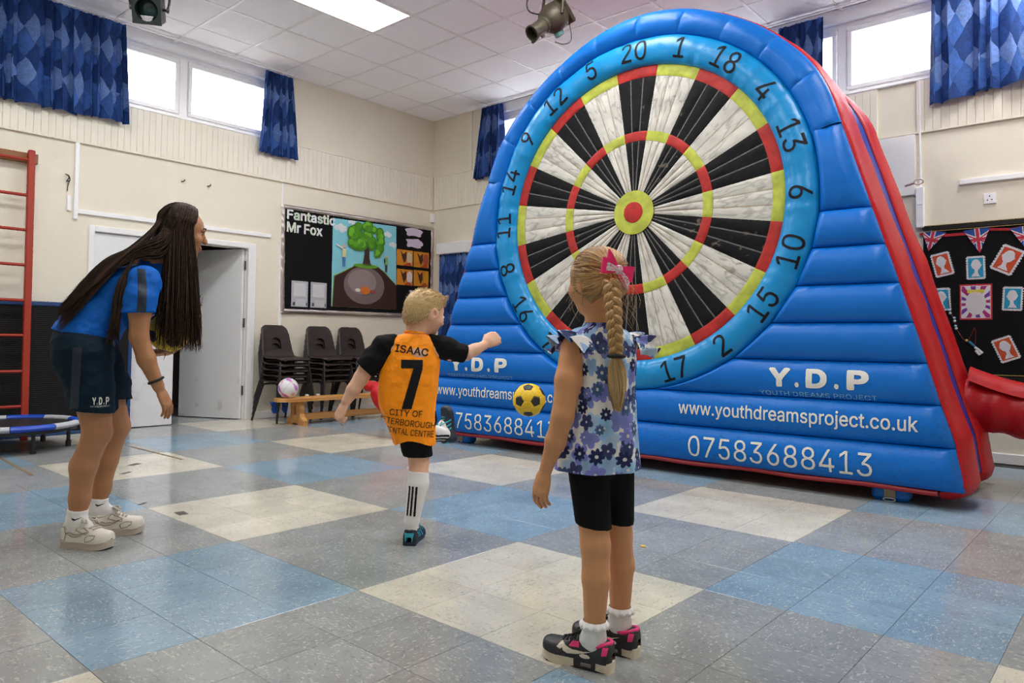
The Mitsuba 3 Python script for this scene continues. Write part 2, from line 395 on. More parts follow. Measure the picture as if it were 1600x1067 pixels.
dk = thing('inflatable_dartboard', 'giant blue inflatable football dartboard with red sides standing on the hall floor', 'inflatable dartboard')
R_RING, R_DO, R_DI, R_TO, R_TI, R_BULL, R_RED = 1.312, 1.100, 1.018, 0.612, 0.540, 0.165, 0.078
HP = np.array([(2.075, -1.72), (2.035, -1.5), (1.955, -1.25), (1.86, -.92), (1.73, -.5), (1.60, -.1), (1.435, .42), (1.30, .74), (1.10, .985), (.80, 1.225), (.46, 1.40), (.22, 1.468), (0, 1.49)])
def s_out(t): return np.interp(t, HP[:, 1], HP[:, 0])
_hp = curve(np.vstack([HP[5:], HP[5:-1][::-1] * [-1, 1]]), 10)
_ha = np.unwrap(np.arctan2(_hp[:, 1], _hp[:, 0])); _hr = np.hypot(_hp[:, 0], _hp[:, 1])
def r_out(a): return np.interp(a, _ha, _hr)
ROWS = [-1.775, -1.535, -1.300, -1.065, -.83, -.595, -.36, -.13, .42]
def H_row(s, t, t0, t1):
    """How far the front stands out at (s, t) within the chamber t0..t1."""
    q = np.clip((t - (t0 + t1) / 2) / ((t1 - t0) / 2), -1, 1)
    amp = min(0.075, 0.30 * (t1 - t0))
    si = np.sqrt(np.maximum(R_RING ** 2 - t ** 2, 0)); so = s_out(t); a = np.abs(s)
    h = amp * np.sqrt(np.maximum(1 - q ** 2, 0)) ** 0.85
    e = np.clip((so - a) / 0.09, 0, 1); i = np.where(si > 0, np.clip((a - si) / 0.05, 0, 1), 1)
    f = np.sqrt(1 - (1 - e) ** 2) * np.sqrt(1 - (1 - i) ** 2)
    pk = np.exp(-((1 - np.abs(q)) / 0.22) ** 2)
    wr = 0.011 * pk * (meshkit.noise(np.stack([s * 28, t * 3, 0 * s], -1), 3) - .5) * (1 - np.exp(-((1 - np.abs(q)) / 0.05) ** 2))
    return h * f + wr * f - 0.012 * (1 - f)
def H(s, t):
    out = np.zeros_like(s)
    for a, b in zip(ROWS, ROWS[1:]):
        m = (t >= a) & (t <= b); out[m] = H_row(s[m], t[m], a, b)
    rr = np.hypot(s, t); m = (rr < R_RING) & (rr > R_DO); ring = R_DO + (R_RING - R_DO) * .5
    out = np.where(m, H_ring(rr, np.arctan2(t, s)), out)
    return out
def H_ring(r, a):
    q = (r - (R_DO + R_RING) / 2) / ((R_RING - R_DO) / 2)
    wr = meshkit.noise(np.stack([np.cos(a) * 22, np.sin(a) * 22, r * 2.0], -1), 7) - .5
    wr2 = meshkit.noise(np.stack([np.cos(a) * 7, np.sin(a) * 7, r * 3.0], -1), 8) - .5
    return 0.062 * np.sqrt(np.maximum(1 - q * q, 0)) + 0.015 * wr * (0.3 + np.abs(q)) * (np.abs(q) < .97) + 0.016 * wr2 * (np.abs(q) < .97)

# chambers of the front
for r_, (a, b) in enumerate(zip(ROWS, ROWS[1:])):
    tt = (a + b) / 2 + (b - a) / 2 * np.sin(np.linspace(-PI / 2, PI / 2, 26 if b - a < .4 else 40))
    tt = np.clip(tt, a + 1e-4, b - 1e-4)
    whole = b < -1.29
    for side in ((0,) if whole else (-1, 1)):
        si = np.sqrt(np.maximum(R_RING ** 2 - tt ** 2, 0)); so = s_out(tt)
        w = np.linspace(0, 1, 140 if whole else 70)
        w = w if whole else (0.5 - 0.5 * np.cos(PI * w)) * .35 + .65 * w
        lo = -so if whole else np.where(side > 0, si - .004, -so); hi = so if whole else np.where(side > 0, so, -si + .004)
        s = lo[:, None] + (hi - lo)[:, None] * w[None]
        t = np.broadcast_to(tt[:, None], s.shape)
        if whole and b > -1.31: pass
        P = np.stack([s, t, H_row(s, t, a, b)], -1)
        put('chamber', dart(grid_mesh(P, True), 'mat_pvc_blue', smooth=True), dk)
# arch chambers
a0 = math.atan2(.42, s_out(.42)); NA = 10
for k in range(NA):
    aa = np.linspace(a0 + (PI - 2 * a0) * k / NA, a0 + (PI - 2 * a0) * (k + 1) / NA, 40)
    w = 0.5 - 0.5 * np.cos(PI * np.linspace(0, 1, 30))
    A = np.broadcast_to(aa[:, None], (40, 30)); ro = r_out(aa)[:, None]; ri = R_RING - .004
    ro = np.maximum(ro, ri + .05)
    rr = ri + (ro - ri) * w[None]
    q = 2 * w[None] - 1; u = (A - aa[0]) / (aa[-1] - aa[0])
    pinch = 1 - np.exp(-(np.minimum(u, 1 - u) / 0.045)); pk = np.exp(-np.minimum(u, 1 - u) / 0.14)
    wr = (meshkit.noise(np.stack([rr * 26 + 5 * k, A * 3, 0 * A], -1), 5) - .5) * 0.022 * pk * pinch
    tp = np.clip((np.sin(A) * rr - .3) / .8, 0, 1)
    h = (0.06 + 0.015 * tp) * np.sqrt(np.maximum(1 - q ** 2, 0)) * (0.86 + 0.14 * pinch) + wr * (1 - np.abs(q) ** 4)
    P = np.stack([rr * np.cos(A), rr * np.sin(A), h - .006], -1); up_ = np.clip((P[..., 1] - .42) / .75, 0, 1) * w[None]; P[..., 0] += .035 * up_; P[..., 1] += .010 * up_
    put('arch_chamber', dart(grid_mesh(P), 'mat_pvc_blue', smooth=True), dk)
# number ring
aa = np.linspace(0, 2 * PI, 721); w = 0.5 - 0.5 * np.cos(PI * np.linspace(0, 1, 22)); rr = R_DO + (R_RING - R_DO) * w
A, Rr = np.meshgrid(aa, rr, indexing='ij')
put('number_ring', dart(grid_mesh(np.stack([Rr * np.cos(A), Rr * np.sin(A), H_ring(Rr, A)], -1), True), 'mat_pvc_sky', smooth=True), dk, 'light blue ring with the numbers')
# target: sectors, double and treble rings, bull
ORDER = [20, 1, 18, 4, 13, 6, 10, 15, 2, 17, 3, 19, 7, 16, 8, 11, 14, 9, 12, 5]
def wedge(c0, c1, r0, r1, bulge, na, nr, strips=1, lift=0.0, seed=0):
    u = np.linspace(0, 1, na); w = np.linspace(0, 1, nr)
    U, W = np.meshgrid(u, w, indexing='ij')
    ca = np.radians(90 - (c0 + (c1 - c0) * U)); R = r0 + (r1 - r0) * W
    f = np.abs(np.sin(PI * strips * U)) ** .6 if strips > 1 else np.sqrt(np.maximum(1 - (2 * U - 1) ** 2, 0)) ** .5
    g = np.sqrt(np.maximum(1 - (2 * W - 1) ** 2, 0)) ** (.35 if strips > 1 else .7)
    wr = (meshkit.fbm(np.stack([R * np.cos(ca) * 9, R * np.sin(ca) * 9, 0 * R + seed], -1), 2) - .5) * .012 * np.clip(g * f, 0, 1)
    d = lift + bulge * (R / r1) ** .5 * f * g + wr
    return grid_mesh(np.stack([R * np.cos(ca), R * np.sin(ca), d], -1)), np.stack([U.ravel(), R.ravel()], -1)
for i, nmb in enumerate(ORDER):
    c0, c1 = 18 * i - 9, 18 * i + 9
    m = 'mat_cloth_black' if i % 2 == 0 else 'mat_cloth_white'; rg = 'mat_cloth_red' if i % 2 == 0 else 'mat_cloth_yellow'
    for r0, r1 in ((R_BULL - .01, R_TI), (R_TO, R_DI)):
        g, uv = wedge(c0, c1, r0, r1, .006, 25, 22, 3, 0.0, i)
        put('sector', dart(g, m, smooth=True, uv=uv), dk, 'black fabric sector' if i % 2 == 0 else 'white fabric sector')
    for r0, r1, nm in ((R_TI, R_TO, 'treble_segment'), (R_DI, R_DO, 'double_segment')):
        g, uv = wedge(c0, c1, r0, r1, .005, 17, 9, 1, .002, i + 40)
        put(nm, dart(g, rg, smooth=True, uv=uv), dk, 'red fabric segment' if i % 2 == 0 else 'yellow fabric segment')
for nm, r1, m, l in (('outer_bull', R_BULL, 'mat_cloth_yellow', .010), ('bullseye', R_RED, 'mat_cloth_red', .016)):
    A, R = np.meshgrid(np.linspace(0, 2 * PI, 65), np.linspace(0.001, r1, 12), indexing='ij')
    P = np.stack([R * np.cos(A), R * np.sin(A), l + .004 * (1 - (R / r1) ** 4)], -1)
    put(nm, dart(grid_mesh(P, True), m, smooth=True), dk, 'round red bullseye' if nm == 'bullseye' else 'yellow disc around the bullseye')
# carcase
outline = np.vstack([HP[::-1][:-1][::-1], HP[::-1][:1] * 1.0, (HP[:-1] * [-1, 1])[::-1]])
arc = curve(outline, 8)
th = np.linspace(0, 1, 8)[1:]
corner = np.array([[2.075 - .02 * a - .10 * a * a, -1.72 - .065 * math.sin(a * PI / 2)] for a in th])
full = np.vstack([corner[::-1], arc, corner * [-1, 1]])            # from bottom right over the top to bottom left
_u = np.clip((full[:, 1] - .42) / .75, 0, 1); full[:, 0] += .035 * _u; full[:, 1] += .010 * _u
back_poly = Polygon(np.vstack([full, [[0, -1.785]]])).buffer(0)
put('front_backing', dart(slab_poly(back_poly.buffer(-.03), -.05, -.022), 'mat_pvc_navy'), dk)
tang = np.gradient(full, axis=0); tang /= np.linalg.norm(tang, axis=1, keepdims=True)
outw = np.stack([tang[:, 1], -tang[:, 0]], -1)
if (outw * full).sum() < 0: outw = -outw
def sweep(profile, wr=0.0, seed=0, slim=1.0):
    pf = np.asarray(profile, float)
    P = np.zeros((len(full), len(pf), 3)); P[:, :, :2] = full[:, None] + outw[:, None] * (pf[None, :, 0] * np.interp(full[:, 1], [-.2, 1.2], [1, slim])[:, None])[..., None]; P[:, :, 2] = pf[None, :, 1]
    if wr:
        k = np.linspace(0, 1, len(pf)); e = np.sin(PI * k)[None]
        P[:, :, :2] += outw[:, None] * (wr * e * (meshkit.fbm(P * [6, 6, 3], 3, seed) - .5))[..., None]
    return P
DEP = 1.2
def half(d0, d1, b, n=18):
    a = np.linspace(0, PI, n); return np.stack([b * np.sin(a) - .004, (d0 + d1) / 2 + (d0 - d1) / 2 * np.cos(a)], -1)
put('side_tube', dart(grid_mesh(sweep(half(.0, -.42, .056), .025, 1, .35)), 'mat_pvc_red', smooth=True), dk, 'red side tube along the front edge')
put('side_panel', dart(grid_mesh(sweep([(-.01, -.38), (-.03, -.46), (-.022, -.60), (-.012, -.74), (-.004, -.88)])), 'mat_pvc_navy', smooth=True), dk, 'dark blue panel between the side tubes')
put('side_tube', dart(grid_mesh(sweep(half(-.84, -DEP, .048), .03, 2, .5)), 'mat_pvc_red', smooth=True), dk, 'red side tube along the rear edge')
put('back_panel', dart(slab_poly(back_poly.buffer(-.01), -DEP - .01, -DEP + .01), 'mat_pvc_navy'), dk)
put('bottom_panel', dart(bx(-1.94, 1.94, -1.80, -1.775, -DEP, -.01), 'mat_pvc_dark_red'), dk)
put('skirt', dart(cat([tube([(s, -1.787 + .004 * math.sin(9 * s), .012 + .006 * math.sin(5 * s)) for s in np.linspace(-1.95, 1.95, 60)], .016, 8),
                       tube([(s, -1.787, -DEP) for s in np.linspace(-1.95, 1.95, 8)], .016, 8)]), 'mat_pvc_dark_red', smooth=30), dk)
# feet under the base and strap
for s_, d_ in ((1.70, -.10), (-1.70, -.10), (1.70, -.9), (-1.70, -.9)):
    z0 = -(DC + DH * s_ + DN * d_)[2] - 1.80 * 0
    tb_ = (0.0 - (DC + DH * s_ + DN * d_)[2]) / DV[2]
    fk = put('foot', dart(bx(s_ - .10, s_ + .10, tb_ + .002, -1.79, d_ - .06, d_ + .06, .02), 'mat_pvc_blue'), dk, 'blue anchor tab under the base')
    put('webbing', dart(bx(s_ - .03, s_ + .03, tb_ + .012, -1.79, d_ + .058, d_ + .066, .002), 'mat_strap'), fk)
    put('ring', dart(tube([(s_ + .032 * math.cos(a), tb_ + .012 + .010 * math.sin(a), d_ + .075) for a in np.linspace(0, 2 * PI, 16, endpoint=False)], .004, 6, closed=True), 'mat_steel'), fk)
mat('strap', (0.30, 0.24, 0.16), 0.8)
# lettering
def print_on(poly, m, name='lettering', edge=.035, label=None, kind=None):
    g = flat_mesh(poly, edge); v = np.array(g.vertices)
    v[:, 2] = H(v[:, 0], v[:, 1]) + .003
    return put(name, dart(trimesh.Trimesh(v, g.faces, process=False), m), dk, label, kind)
def print_each(poly, m):
    for q in getattr(poly, 'geoms', [poly]):
        if q.area > 1e-6: print_on(q, m, 'character')
for i, nmb in enumerate(ORDER):
    c = 18 * i; flip = 99 < c < 261
    g = text_poly(str(nmb), 0.145, 0, wide=.92); b = g.bounds
    g = affinity.translate(g, -(b[0] + b[2]) / 2, -(b[1] + b[3]) / 2)
    g = affinity.rotate(g, -c + (180 if flip else 0), origin=(0, 0))
    g = affinity.translate(g, 1.208 * math.sin(math.radians(c)), 1.208 * math.cos(math.radians(c)))
    print_on(g, 'mat_black_print', 'number', .03)
def trio(x0, x1, y, h):
    w = x1 - x0; f = [(0, .225), (.275, .318), (.388, .60), (.672, .715), (.792, 1.0)]
    return shapely.union_all([fit_text(ch, x0 + a * w, x0 + b * w, y, h, bold=(8 if ch != '.' else 6)) for ch, (a, b) in zip('Y.D.P', f)])
for X0, X1, YX0, YX1, WX0, WX1, PX0, PX1 in ((1.03, 1.61, .965, 1.65, .417, 1.863, .493, 1.629), (-1.75, -1.11, -1.80, -1.06, -1.91, -.44, -1.775, -.60)):
    print_each(trio(X0, X1, -1.228, .102), 'mat_white_print')
    print_on(fit_text('YOUTH DREAMS PROJECT', YX0, YX1, -1.291, .027), 'mat_teal_print', label='small teal lettering', kind='stuff')
    print_each(fit_text('www.youthdreamsproject.co.uk', WX0, WX1, -1.452, .082, bold=2), 'mat_white_print')
    print_each(fit_text('07583688413', PX0, PX1, -1.735, .135), 'mat_white_print')
# blower tube at the rear right, with a flap over the joint
def W(s, t, d): return DC + DH * s + DV * t + DN * d
cen = curve([W(1.93, -1.30, -1.00), W(2.25, -1.36, -1.03), W(2.6, -1.41, -1.08), W(3.1, -1.45, -1.12)], 12)
bt = tube(cen, .155 + .008 * np.sin(np.arange(len(cen)) * 1.1), 26)
put('blower_tube', mikit.ply(bt, 'mat_pvc_red', smooth=40), dk, 'red fabric air tube at the rear right')
fl = []
for a in np.linspace(-1.1, 1.1, 13):
    row = []
    for k in np.linspace(0, 1, 10):
        c = W(1.99 + .36 * k, -1.29 - .06 * k, -1.0 - .045 * k); r = .163 + .012 * k
        row.append(c + r * (DV * math.cos(a) + DN * math.sin(a)) + DV * (.06 * (1 - k) ** 2))
    fl.append(row)
put('tube_flap', mikit.ply(grid_mesh(np.array(fl)), 'mat_pvc_red', smooth=True), dk, 'red flap over the air tube joint')
# a tied-off deflation tube at the rear left
cen = curve([W(-1.93, -1.62, -.40), W(-2.03, -1.63, -.05), W(-2.14, -1.62, .15), W(-2.29, -1.595, .224), W(-2.41, -1.52, .263), W(-2.488, -1.43, .269), W(-2.576, -1.415, .279), W(-2.66, -1.39, .275)], 8)
rr = np.interp(np.linspace(0, 1, len(cen)), [0, .3, .55, .66, .76, .88, 1.0], [.10, .10, .095, .080, .040, .052, .025])
bt = tube(cen, rr, 22); v = bt.vertices; bt.vertices = v + (meshkit.fbm(v * 9, 3)[:, None] - .5) * .035
put('deflation_tube', mikit.ply(bt, 'mat_pvc_red', smooth=40), dk, 'tied red fabric tube at the left')
# tether ring high on the rear tube
put('tether', mikit.ply(cat([rod(W(1.60, .20, -1.0), W(1.66, .215, -1.0), .008, 8), tube([W(1.685 + .028 * math.cos(a), .22 + .018 * math.sin(a), -1.0) for a in np.linspace(0, 2 * PI, 16, endpoint=False)], .005, 6, closed=True)]), 'mat_steel', smooth=40), dk, 'small steel tether ring')
# ================================================================ doors, walls' fittings, curtains
def on_back(poly, off, th=.002):
    """A flat shape given in (x, z) standing off the back wall."""
    m = slab_poly(poly, 0, th); v = m.vertices.copy()
    m.vertices = np.stack([v[:, 0], YB - off - v[:, 2], v[:, 1]], -1); return m
def on_right(poly, off, th=.002):
    """The same on the right wall, in (-y, z)."""
    m = slab_poly(poly, 0, th); v = m.vertices.copy()
    m.vertices = np.stack([XR - off - v[:, 2], -v[:, 0], v[:, 1]], -1); m.invert(); return m
flatc = {}
def paint(c, rough=.7):
    k = 'c_%d_%d_%d_%d' % (*[int(v * 1000) for v in c], int(rough * 100))
    if k not in flatc: flatc[k] = mat(k, c, rough, .3)
    return flatc[k]

# double door: frame, closed left leaf, right leaf opened into the next room
structure('door_1', cat([bx(.850, .905, YB - .02, YB + .14, 0, 1.952, .006), bx(2.497, 2.592, YB - .02, YB + .02, 0, 1.952, .006), bx(2.497, 2.53, YB + .02, YB + .14, 0, 1.952, .004),
                         bx(.905, 2.497, YB - .02, YB + .02, 1.895, 1.952, .006), bx(.905, 2.497, YB + .02, YB + .14, 1.915, 1.952, .004)]), 'mat_white_paint')
def door_paint(p, n, uv):
    g = smoothstep(.62, .8, fbm(p.x * 9, p.y * 9, p.z * 7, 3)) * smoothstep(1.0, .1, p.z)
    return mix(C3(.74, .75, .77), C3(.50, .47, .42), .5 * g)
mat('door_white', mikit.proc(door_paint), .35)
put('leaf', mikit.ply(bx(.910, 1.698, YB + .012, YB + .052, .008, 1.890, .003), 'mat_door_white'), 'door_1')
ang = math.atan2(6.118 - 5.345, 2.116 - 2.49)
Mleaf = Rz(ang, (2.492, YB + .06, 0))
lf = put('leaf', moved(mikit.ply(bx(0, .80, 0, .04, .008, 1.890, .003), 'mat_door_white'), Mleaf), 'door_1', 'door leaf standing open into the next room')
hg = mikit.ply(cat([bx(-.012, .0, -.012, .004, 0, .10, .001), tube([(-.006, -.012, 0), (-.006, -.012, .10)], .008, 8)]), 'mat_hinge', smooth=30)
mat('hinge', (.09, .085, .08), .4, metal=.6)
for z in (.27, 1.02, 1.66):
    put('hinge', moved(hg, Rz(0, (2.497, YB + .05, z))), 'door_1')
# the dim room behind the doors
mat('store_wall', (.30, .25, .20), .8, .2)
mat('store_brown', (.06, .035, .02), .6)
structure('wall_store', cat([bx(.2, 3.1, 7.3, 7.4, -.05, 2.7), bx(.1, .2, YB + .22, 7.4, -.05, 2.7), bx(3.1, 3.2, YB + .22, 7.4, -.05, 2.7), bx(.1, 3.2, YB + .22, 7.4, 2.6, 2.7)]), 'mat_store_wall')
ck = thing('tall_cupboard', 'dark brown cupboard in the dim room seen through the gap of the double door', 'cupboard')
put('carcass', mikit.ply(cat([bx(.95, 2.0, 6.75, 7.28, 0, .06), bx(.95, .98, 6.75, 7.28, .06, 2.2), bx(1.97, 2.0, 6.75, 7.28, .06, 2.2), bx(.98, 1.97, 7.25, 7.28, .06, 2.2), bx(.95, 2.0, 6.75, 7.28, 2.2, 2.24)]), 'mat_store_brown'), ck)
for i in range(5):
    put('shelf', mikit.ply(bx(.98, 1.97, 6.77, 7.25, .4 + .36 * i, .42 + .36 * i), 'mat_store_brown'), ck)

# curtains
def scales(p, n, uv):
    """Overlapping pointed scales in three blues, with a soft crackle."""
    u, v = uv.x / .20, uv.y / .27
    u = u + .03 * dr.sin(v * 12.56); a, b = u + v, u - v; ca, cb = dr.floor(a), dr.floor(b); fa, fb = a - ca, b - cb
    m3 = (ca + 2 * cb) - 3 * dr.floor((ca + 2 * cb) / 3); r = m3 / 3 + .33 * cell_rand(ca, cb, 3.0)
    edge = dr.minimum(dr.minimum(fa, 1 - fa), dr.minimum(fb, 1 - fb)); tex = fbm(uv.x * 70, uv.y * 70, 2.0, 3)
    c = dr.select(r < .40, C3(.012, .040, .165), dr.select(r < .72, C3(.032, .090, .30), C3(.105, .180, .41)))
    return c * (.80 + .30 * smoothstep(0, .6, fa * fb)) * (.70 + .60 * tex) * (.85 + .15 * smoothstep(0, .04, edge))
mat('curtain', mikit.proc(scales), .75, .2, sheen=.3)
def curtain(label, axis, a0, a1, b0, b1, zt, zb, folds, seed, cat_='curtain', group=None, out=.10, slope=0.0, fabric=2.0, amp=.045):
    """a0..a1: along the wall at the top, b0..b1 at the hem. axis 'x' hangs on the back wall, 'y' on the right wall (a = -y)."""
    rng = np.random.default_rng(seed)
    k = thing('curtain', label, cat_, group)
    n, m = folds * 14, 46
    w = np.linspace(0, 1, n); h = np.linspace(0, 1, m)
    Wd, Hh = np.meshgrid(w, h, indexing='ij')
    ph = 2 * PI * folds * (Wd + .35 / folds * np.sin(2 * PI * Wd * folds * .37 + seed)) + 1.8 * (meshkit.fbm(np.stack([Wd * folds * .7, Hh * 1.2, 0 * Wd + seed], -1), 2) - .5) * np.clip(Hh * 4, 0, 1)
    A = amp * (0.35 + .85 * Hh ** .6) * (0.6 + .8 * meshkit.noise(np.stack([Wd * folds * .55, Hh * .6, 0 * Wd + seed + 3], -1)))
    al = (a0 + (a1 - a0) * Wd) * (1 - Hh) + (b0 + (b1 - b0) * Wd) * Hh + .35 * A * np.sin(2 * ph)
    dep = out + A * np.sin(ph) - .01 * Hh
    gather = np.clip(1 - Hh / .09, 0, 1); dep = dep + .006 * np.sin(2 * PI * folds * 3 * Wd + seed) * np.clip(1 - Hh / .12, 0, 1)
    hem = (zt - zb) * (1 + slope * (Wd - .5) + .02 * (meshkit.noise(np.stack([Wd * folds * .8, 0 * Wd, 0 * Wd + seed], -1)) - .5))
    Z = zt - hem * Hh
    P = np.stack([al, YB - dep, Z], -1) if axis == 'x' else np.stack([XR - dep, -al, Z], -1)
    uv = np.stack([(Wd * fabric).ravel(), ((1 - Hh) * (zt - zb)).ravel()], -1)
    body = 5
    put('drape', mikit.ply(grid_mesh(P[:, body:]), 'mat_curtain', smooth=True, uv=uv.reshape(n, m, 2)[:, body:].reshape(-1, 2)), k)
    put('heading', mikit.ply(grid_mesh(P[:, :body + 1]), 'mat_curtain', smooth=True, uv=uv.reshape(n, m, 2)[:, :body + 1].reshape(-1, 2)), k)
    return k
curtain('blue patterned curtain above the red climbing ladder, left one of the wide pair', 'x', -.9, .66, -.9, .70, 3.925, 2.955, 12, 1, fabric=2.6)
curtain('blue patterned curtain hanging at the left edge of the bright window', 'x', .64, 1.095, .66, 1.145, 3.92, 2.965, 5, 2, fabric=.95, amp=.03)
curtain('narrow blue curtain at the right end of the window over the doors', 'x', 2.60, 2.945, 2.525, 3.035, 3.915, 2.98, 7, 3, fabric=1.0, amp=.03)
curtain('narrow blue curtain near the room corner, half hidden by the inflatable', 'y', -4.30, -3.95, -4.43, -3.9, 3.93, 3.02, 6, 4, fabric=.9)
curtain('blue curtain showing just behind the top of the inflatable dartboard', 'y', -.46, -.05, -.46, -.06, 3.90, 2.97, 6, 5, fabric=.9, amp=.03)
curtain('wide blue patterned curtain at the top right of the hall', 'y', .815, 2.0, .80, 2.05, 3.93, 2.965, 9, 6, fabric=2.1, slope=-.10)
curtain('blue curtain under a white box in the corner beside the inflatable', 'y', -5.06, -4.55, -5.06, -4.55, 2.08, .12, 7, 7, fabric=1.0, out=.07, amp=.025)
for nm, m, l in (('curtain_rail', cat([bx(-4.0, 3.06, YB - .125, YB - .095, 3.928, 3.945, .003)] + [bx(x, x + .02, YB - .11, YB - .001, 3.935, 3.95) for x in (-2, .3, 1.6, 3.0)]), 'white curtain rail along the top of the left window band'),
                 ('curtain_rail', cat([bx(XR - .125, XR - .095, -2.6, 4.36, 3.935, 3.95, .003)] + [bx(XR - .11, XR - .001, y, y + .02, 3.94, 3.955) for y in (-2, -.1, 2, 4.3)]), 'white curtain rail along the top of the right window band')):
    k = thing(nm, l, 'curtain rail'); scene[k] = mikit.ply(m, 'mat_upvc')
k = thing('pelmet_box', 'white box pelmet over the corner curtain beside the inflatable', 'pelmet')
scene[k] = mikit.ply(bx(XR - .13, XR - .002, 4.52, 5.075, 2.072, 2.225, .006), 'mat_upvc')

# trunking, cables, sockets
def one(name, label, cat_, mesh, m, smooth=False, group=None):
    k = thing(name, label, cat_, group); scene[k] = mikit.ply(mesh, m, smooth=smooth); return k
one('cable_trunking', 'white L-shaped cable trunking over the double door', 'trunking', cat([bx(.712, .748, YB - .024, YB - .001, 1.99, 2.712, .003), bx(.748, 2.77, YB - .024, YB - .001, 2.045, 2.085, .003)]), 'mat_upvc')
one('cable_trunking', 'upright white trunking between the double door and the black display', 'trunking', cat([bx(2.892, 2.922, YB - .024, YB - .001, .78, 2.40, .003), bx(2.90, 2.914, YB - .014, YB - .001, 2.40, 3.16, .002)]), 'mat_upvc')
one('cable_trunking', 'level white trunking above the socket on the right wall', 'trunking', bx(XR - .03, XR - .001, -1.95, -.985, 2.232, 2.272, .003), 'mat_upvc')
one('wall_pipe', 'thin white upright pipe on the right wall beside the inflatable', 'pipe', cat([tube(curve([(XR - .02, -.30, 3.172), (XR - .02, -.62, 3.168), (XR - .02, -.69, 3.155), (XR - .02, -.703, 3.10), (XR - .02, -.705, 2.6), (XR - .02, -.705, 2.25)], 8), .009, 8)]), 'mat_upvc', 40)
one('junction_box', 'tall narrow white box under the upright pipe on the right wall', 'junction box', cat([bx(XR - .05, XR - .001, -.735, -.675, 1.905, 2.25, .005), bx(XR - .054, XR - .05, -.728, -.682, 2.10, 2.11)]), 'mat_upvc')
one('white_panel', 'plain white panel on the right wall just behind the inflatable', 'panel', bx(XR - .03, XR - .001, -.672, -.15, 2.19, 2.705, .004), 'mat_white_paint')
k = thing('wall_socket', 'white wall socket high on the right wall above the flag bunting', 'socket')
put('plate', mikit.ply(bx(XR - .012, XR - .001, -1.232, -1.146, 2.056, 2.142, .003), 'mat_upvc'), k)
put('pin_holes', mikit.ply(cat([bx(XR - .0128, XR - .011, -1.193, -1.185, 2.110, 2.122), bx(XR - .0128, XR - .011, -1.208, -1.199, 2.082, 2.090), bx(XR - .0128, XR - .011, -1.179, -1.170, 2.082, 2.090)]), 'mat_black_plastic'), k, kind='stuff')
one('alarm_box', 'small white box high in the corner by the black display', 'sensor', bx(5.235, XR - .003, YB - .05, YB - .001, 2.545, 2.665, .005), 'mat_upvc')
k = one('wire_tangle', 'loose tangled wire on the cream wall above the blue edged mat', 'wire', tube(curve([(.64, YB - .004, 2.40), (.66, YB - .03, 2.37), (.645, YB - .02, 2.33), (.668, YB - .035, 2.345), (.65, YB - .03, 2.39), (.672, YB - .02, 2.36), (.66, YB - .012, 2.30), (.655, YB - .01, 2.24)], 8), .004, 6), 'mat_black_plastic', True)
k = one('wire_box', 'little white box on the wall left of the door trunking', 'junction box', bx(.655, .69, YB - .02, YB - .001, 2.06, 2.20, .004), 'mat_upvc')
for x, z in ((1.727, 2.516), (2.008, 2.513)):
    one('wall_hook', 'small brown hook on the cream wall above the doors, %s of two' % ('left' if x < 1.8 else 'right'), 'hook', tube(curve([(x, YB - .001, z), (x + .01, YB - .02, z), (x + .02, YB - .028, z + .008), (x + .025, YB - .024, z + .018)], 5), .006, 6), 'mat_hinge', True)

# ================================================================ displays
foil = (.34, .29, .25)
mat('foil', (.55, .50, .47), .28, metal=.9)
k = thing('display_board', 'black display board on the back wall with crinkled foil border', 'notice board')
put('backing', mikit.ply(bx(2.93, 5.262, YB - .02, YB - .001, 1.225, 2.44, .003), 'mat_paper_black'), k)
def crinkle(p0, p1, w=.05, n=60):
    p0, p1 = np.array(p0, float), np.array(p1, float); t = np.linspace(0, 1, n)[:, None]; d = (p1 - p0) / np.linalg.norm(p1 - p0); s = np.array([-d[2], 0, d[0]])
    rows = []
    for j in np.linspace(-.5, .5, 5):
        q = p0 + (p1 - p0) * t + s * w * j; q[:, 1] -= .012 * (1 - (2 * j) ** 2) + .010 * meshkit.noise(np.c_[t * 40, t * 0 + j * 2, t * 0 + p0[0]]); rows.append(q)
    m = grid_mesh(np.array(rows)); return m if m.face_normals[:, 1].mean() < 0 else grid_mesh(np.array(rows), True)
for a, b in (((2.91, YB - .022, 2.428), (5.28, YB - .022, 2.452)), ((2.91, YB - .022, 1.222), (5.28, YB - .022, 1.235)), ((2.930, YB - .024, 1.20), (2.912, YB - .024, 2.45)), ((5.268, YB - .024, 1.21), (5.268, YB - .024, 2.47))):
    put('border', mikit.ply(crinkle(a, b), 'mat_foil', smooth=True), k, 'crinkled foil border strip')
# title in cut paper letters
k = thing('paper_title', 'pale cut-out paper letters reading Fantastic Mr Fox on the black display', 'lettering')
for text, x0, x1, zb, h in (('Fantastic', 2.965, 3.640, 2.296, .105), ('Mr Fox', 2.965, 3.455, 2.146, .11)):
    g0 = text_poly(text, h, 5); wid = g0.bounds[2]; sx = (x1 - x0) / wid; pos = 0
    for i, ch in enumerate(text):
        if ch == ' ': continue
        pre = text_poly(text[:i + 1], h, 5).bounds[2]; g = text_poly(ch, h, 5); gw = g.bounds[2] - g.bounds[0]
        g = affinity.translate(affinity.scale(g, sx, 1, origin=(0, 0)), x0 + (pre - gw) * sx, zb)
        tint = [(.50, .62, .50), (.66, .70, .72), (.60, .68, .56), (.68, .66, .62)][(i * 3 + len(text)) % 4]
        put('letter', mikit.ply(on_back(g, .022, .003), paint(tint)), k)
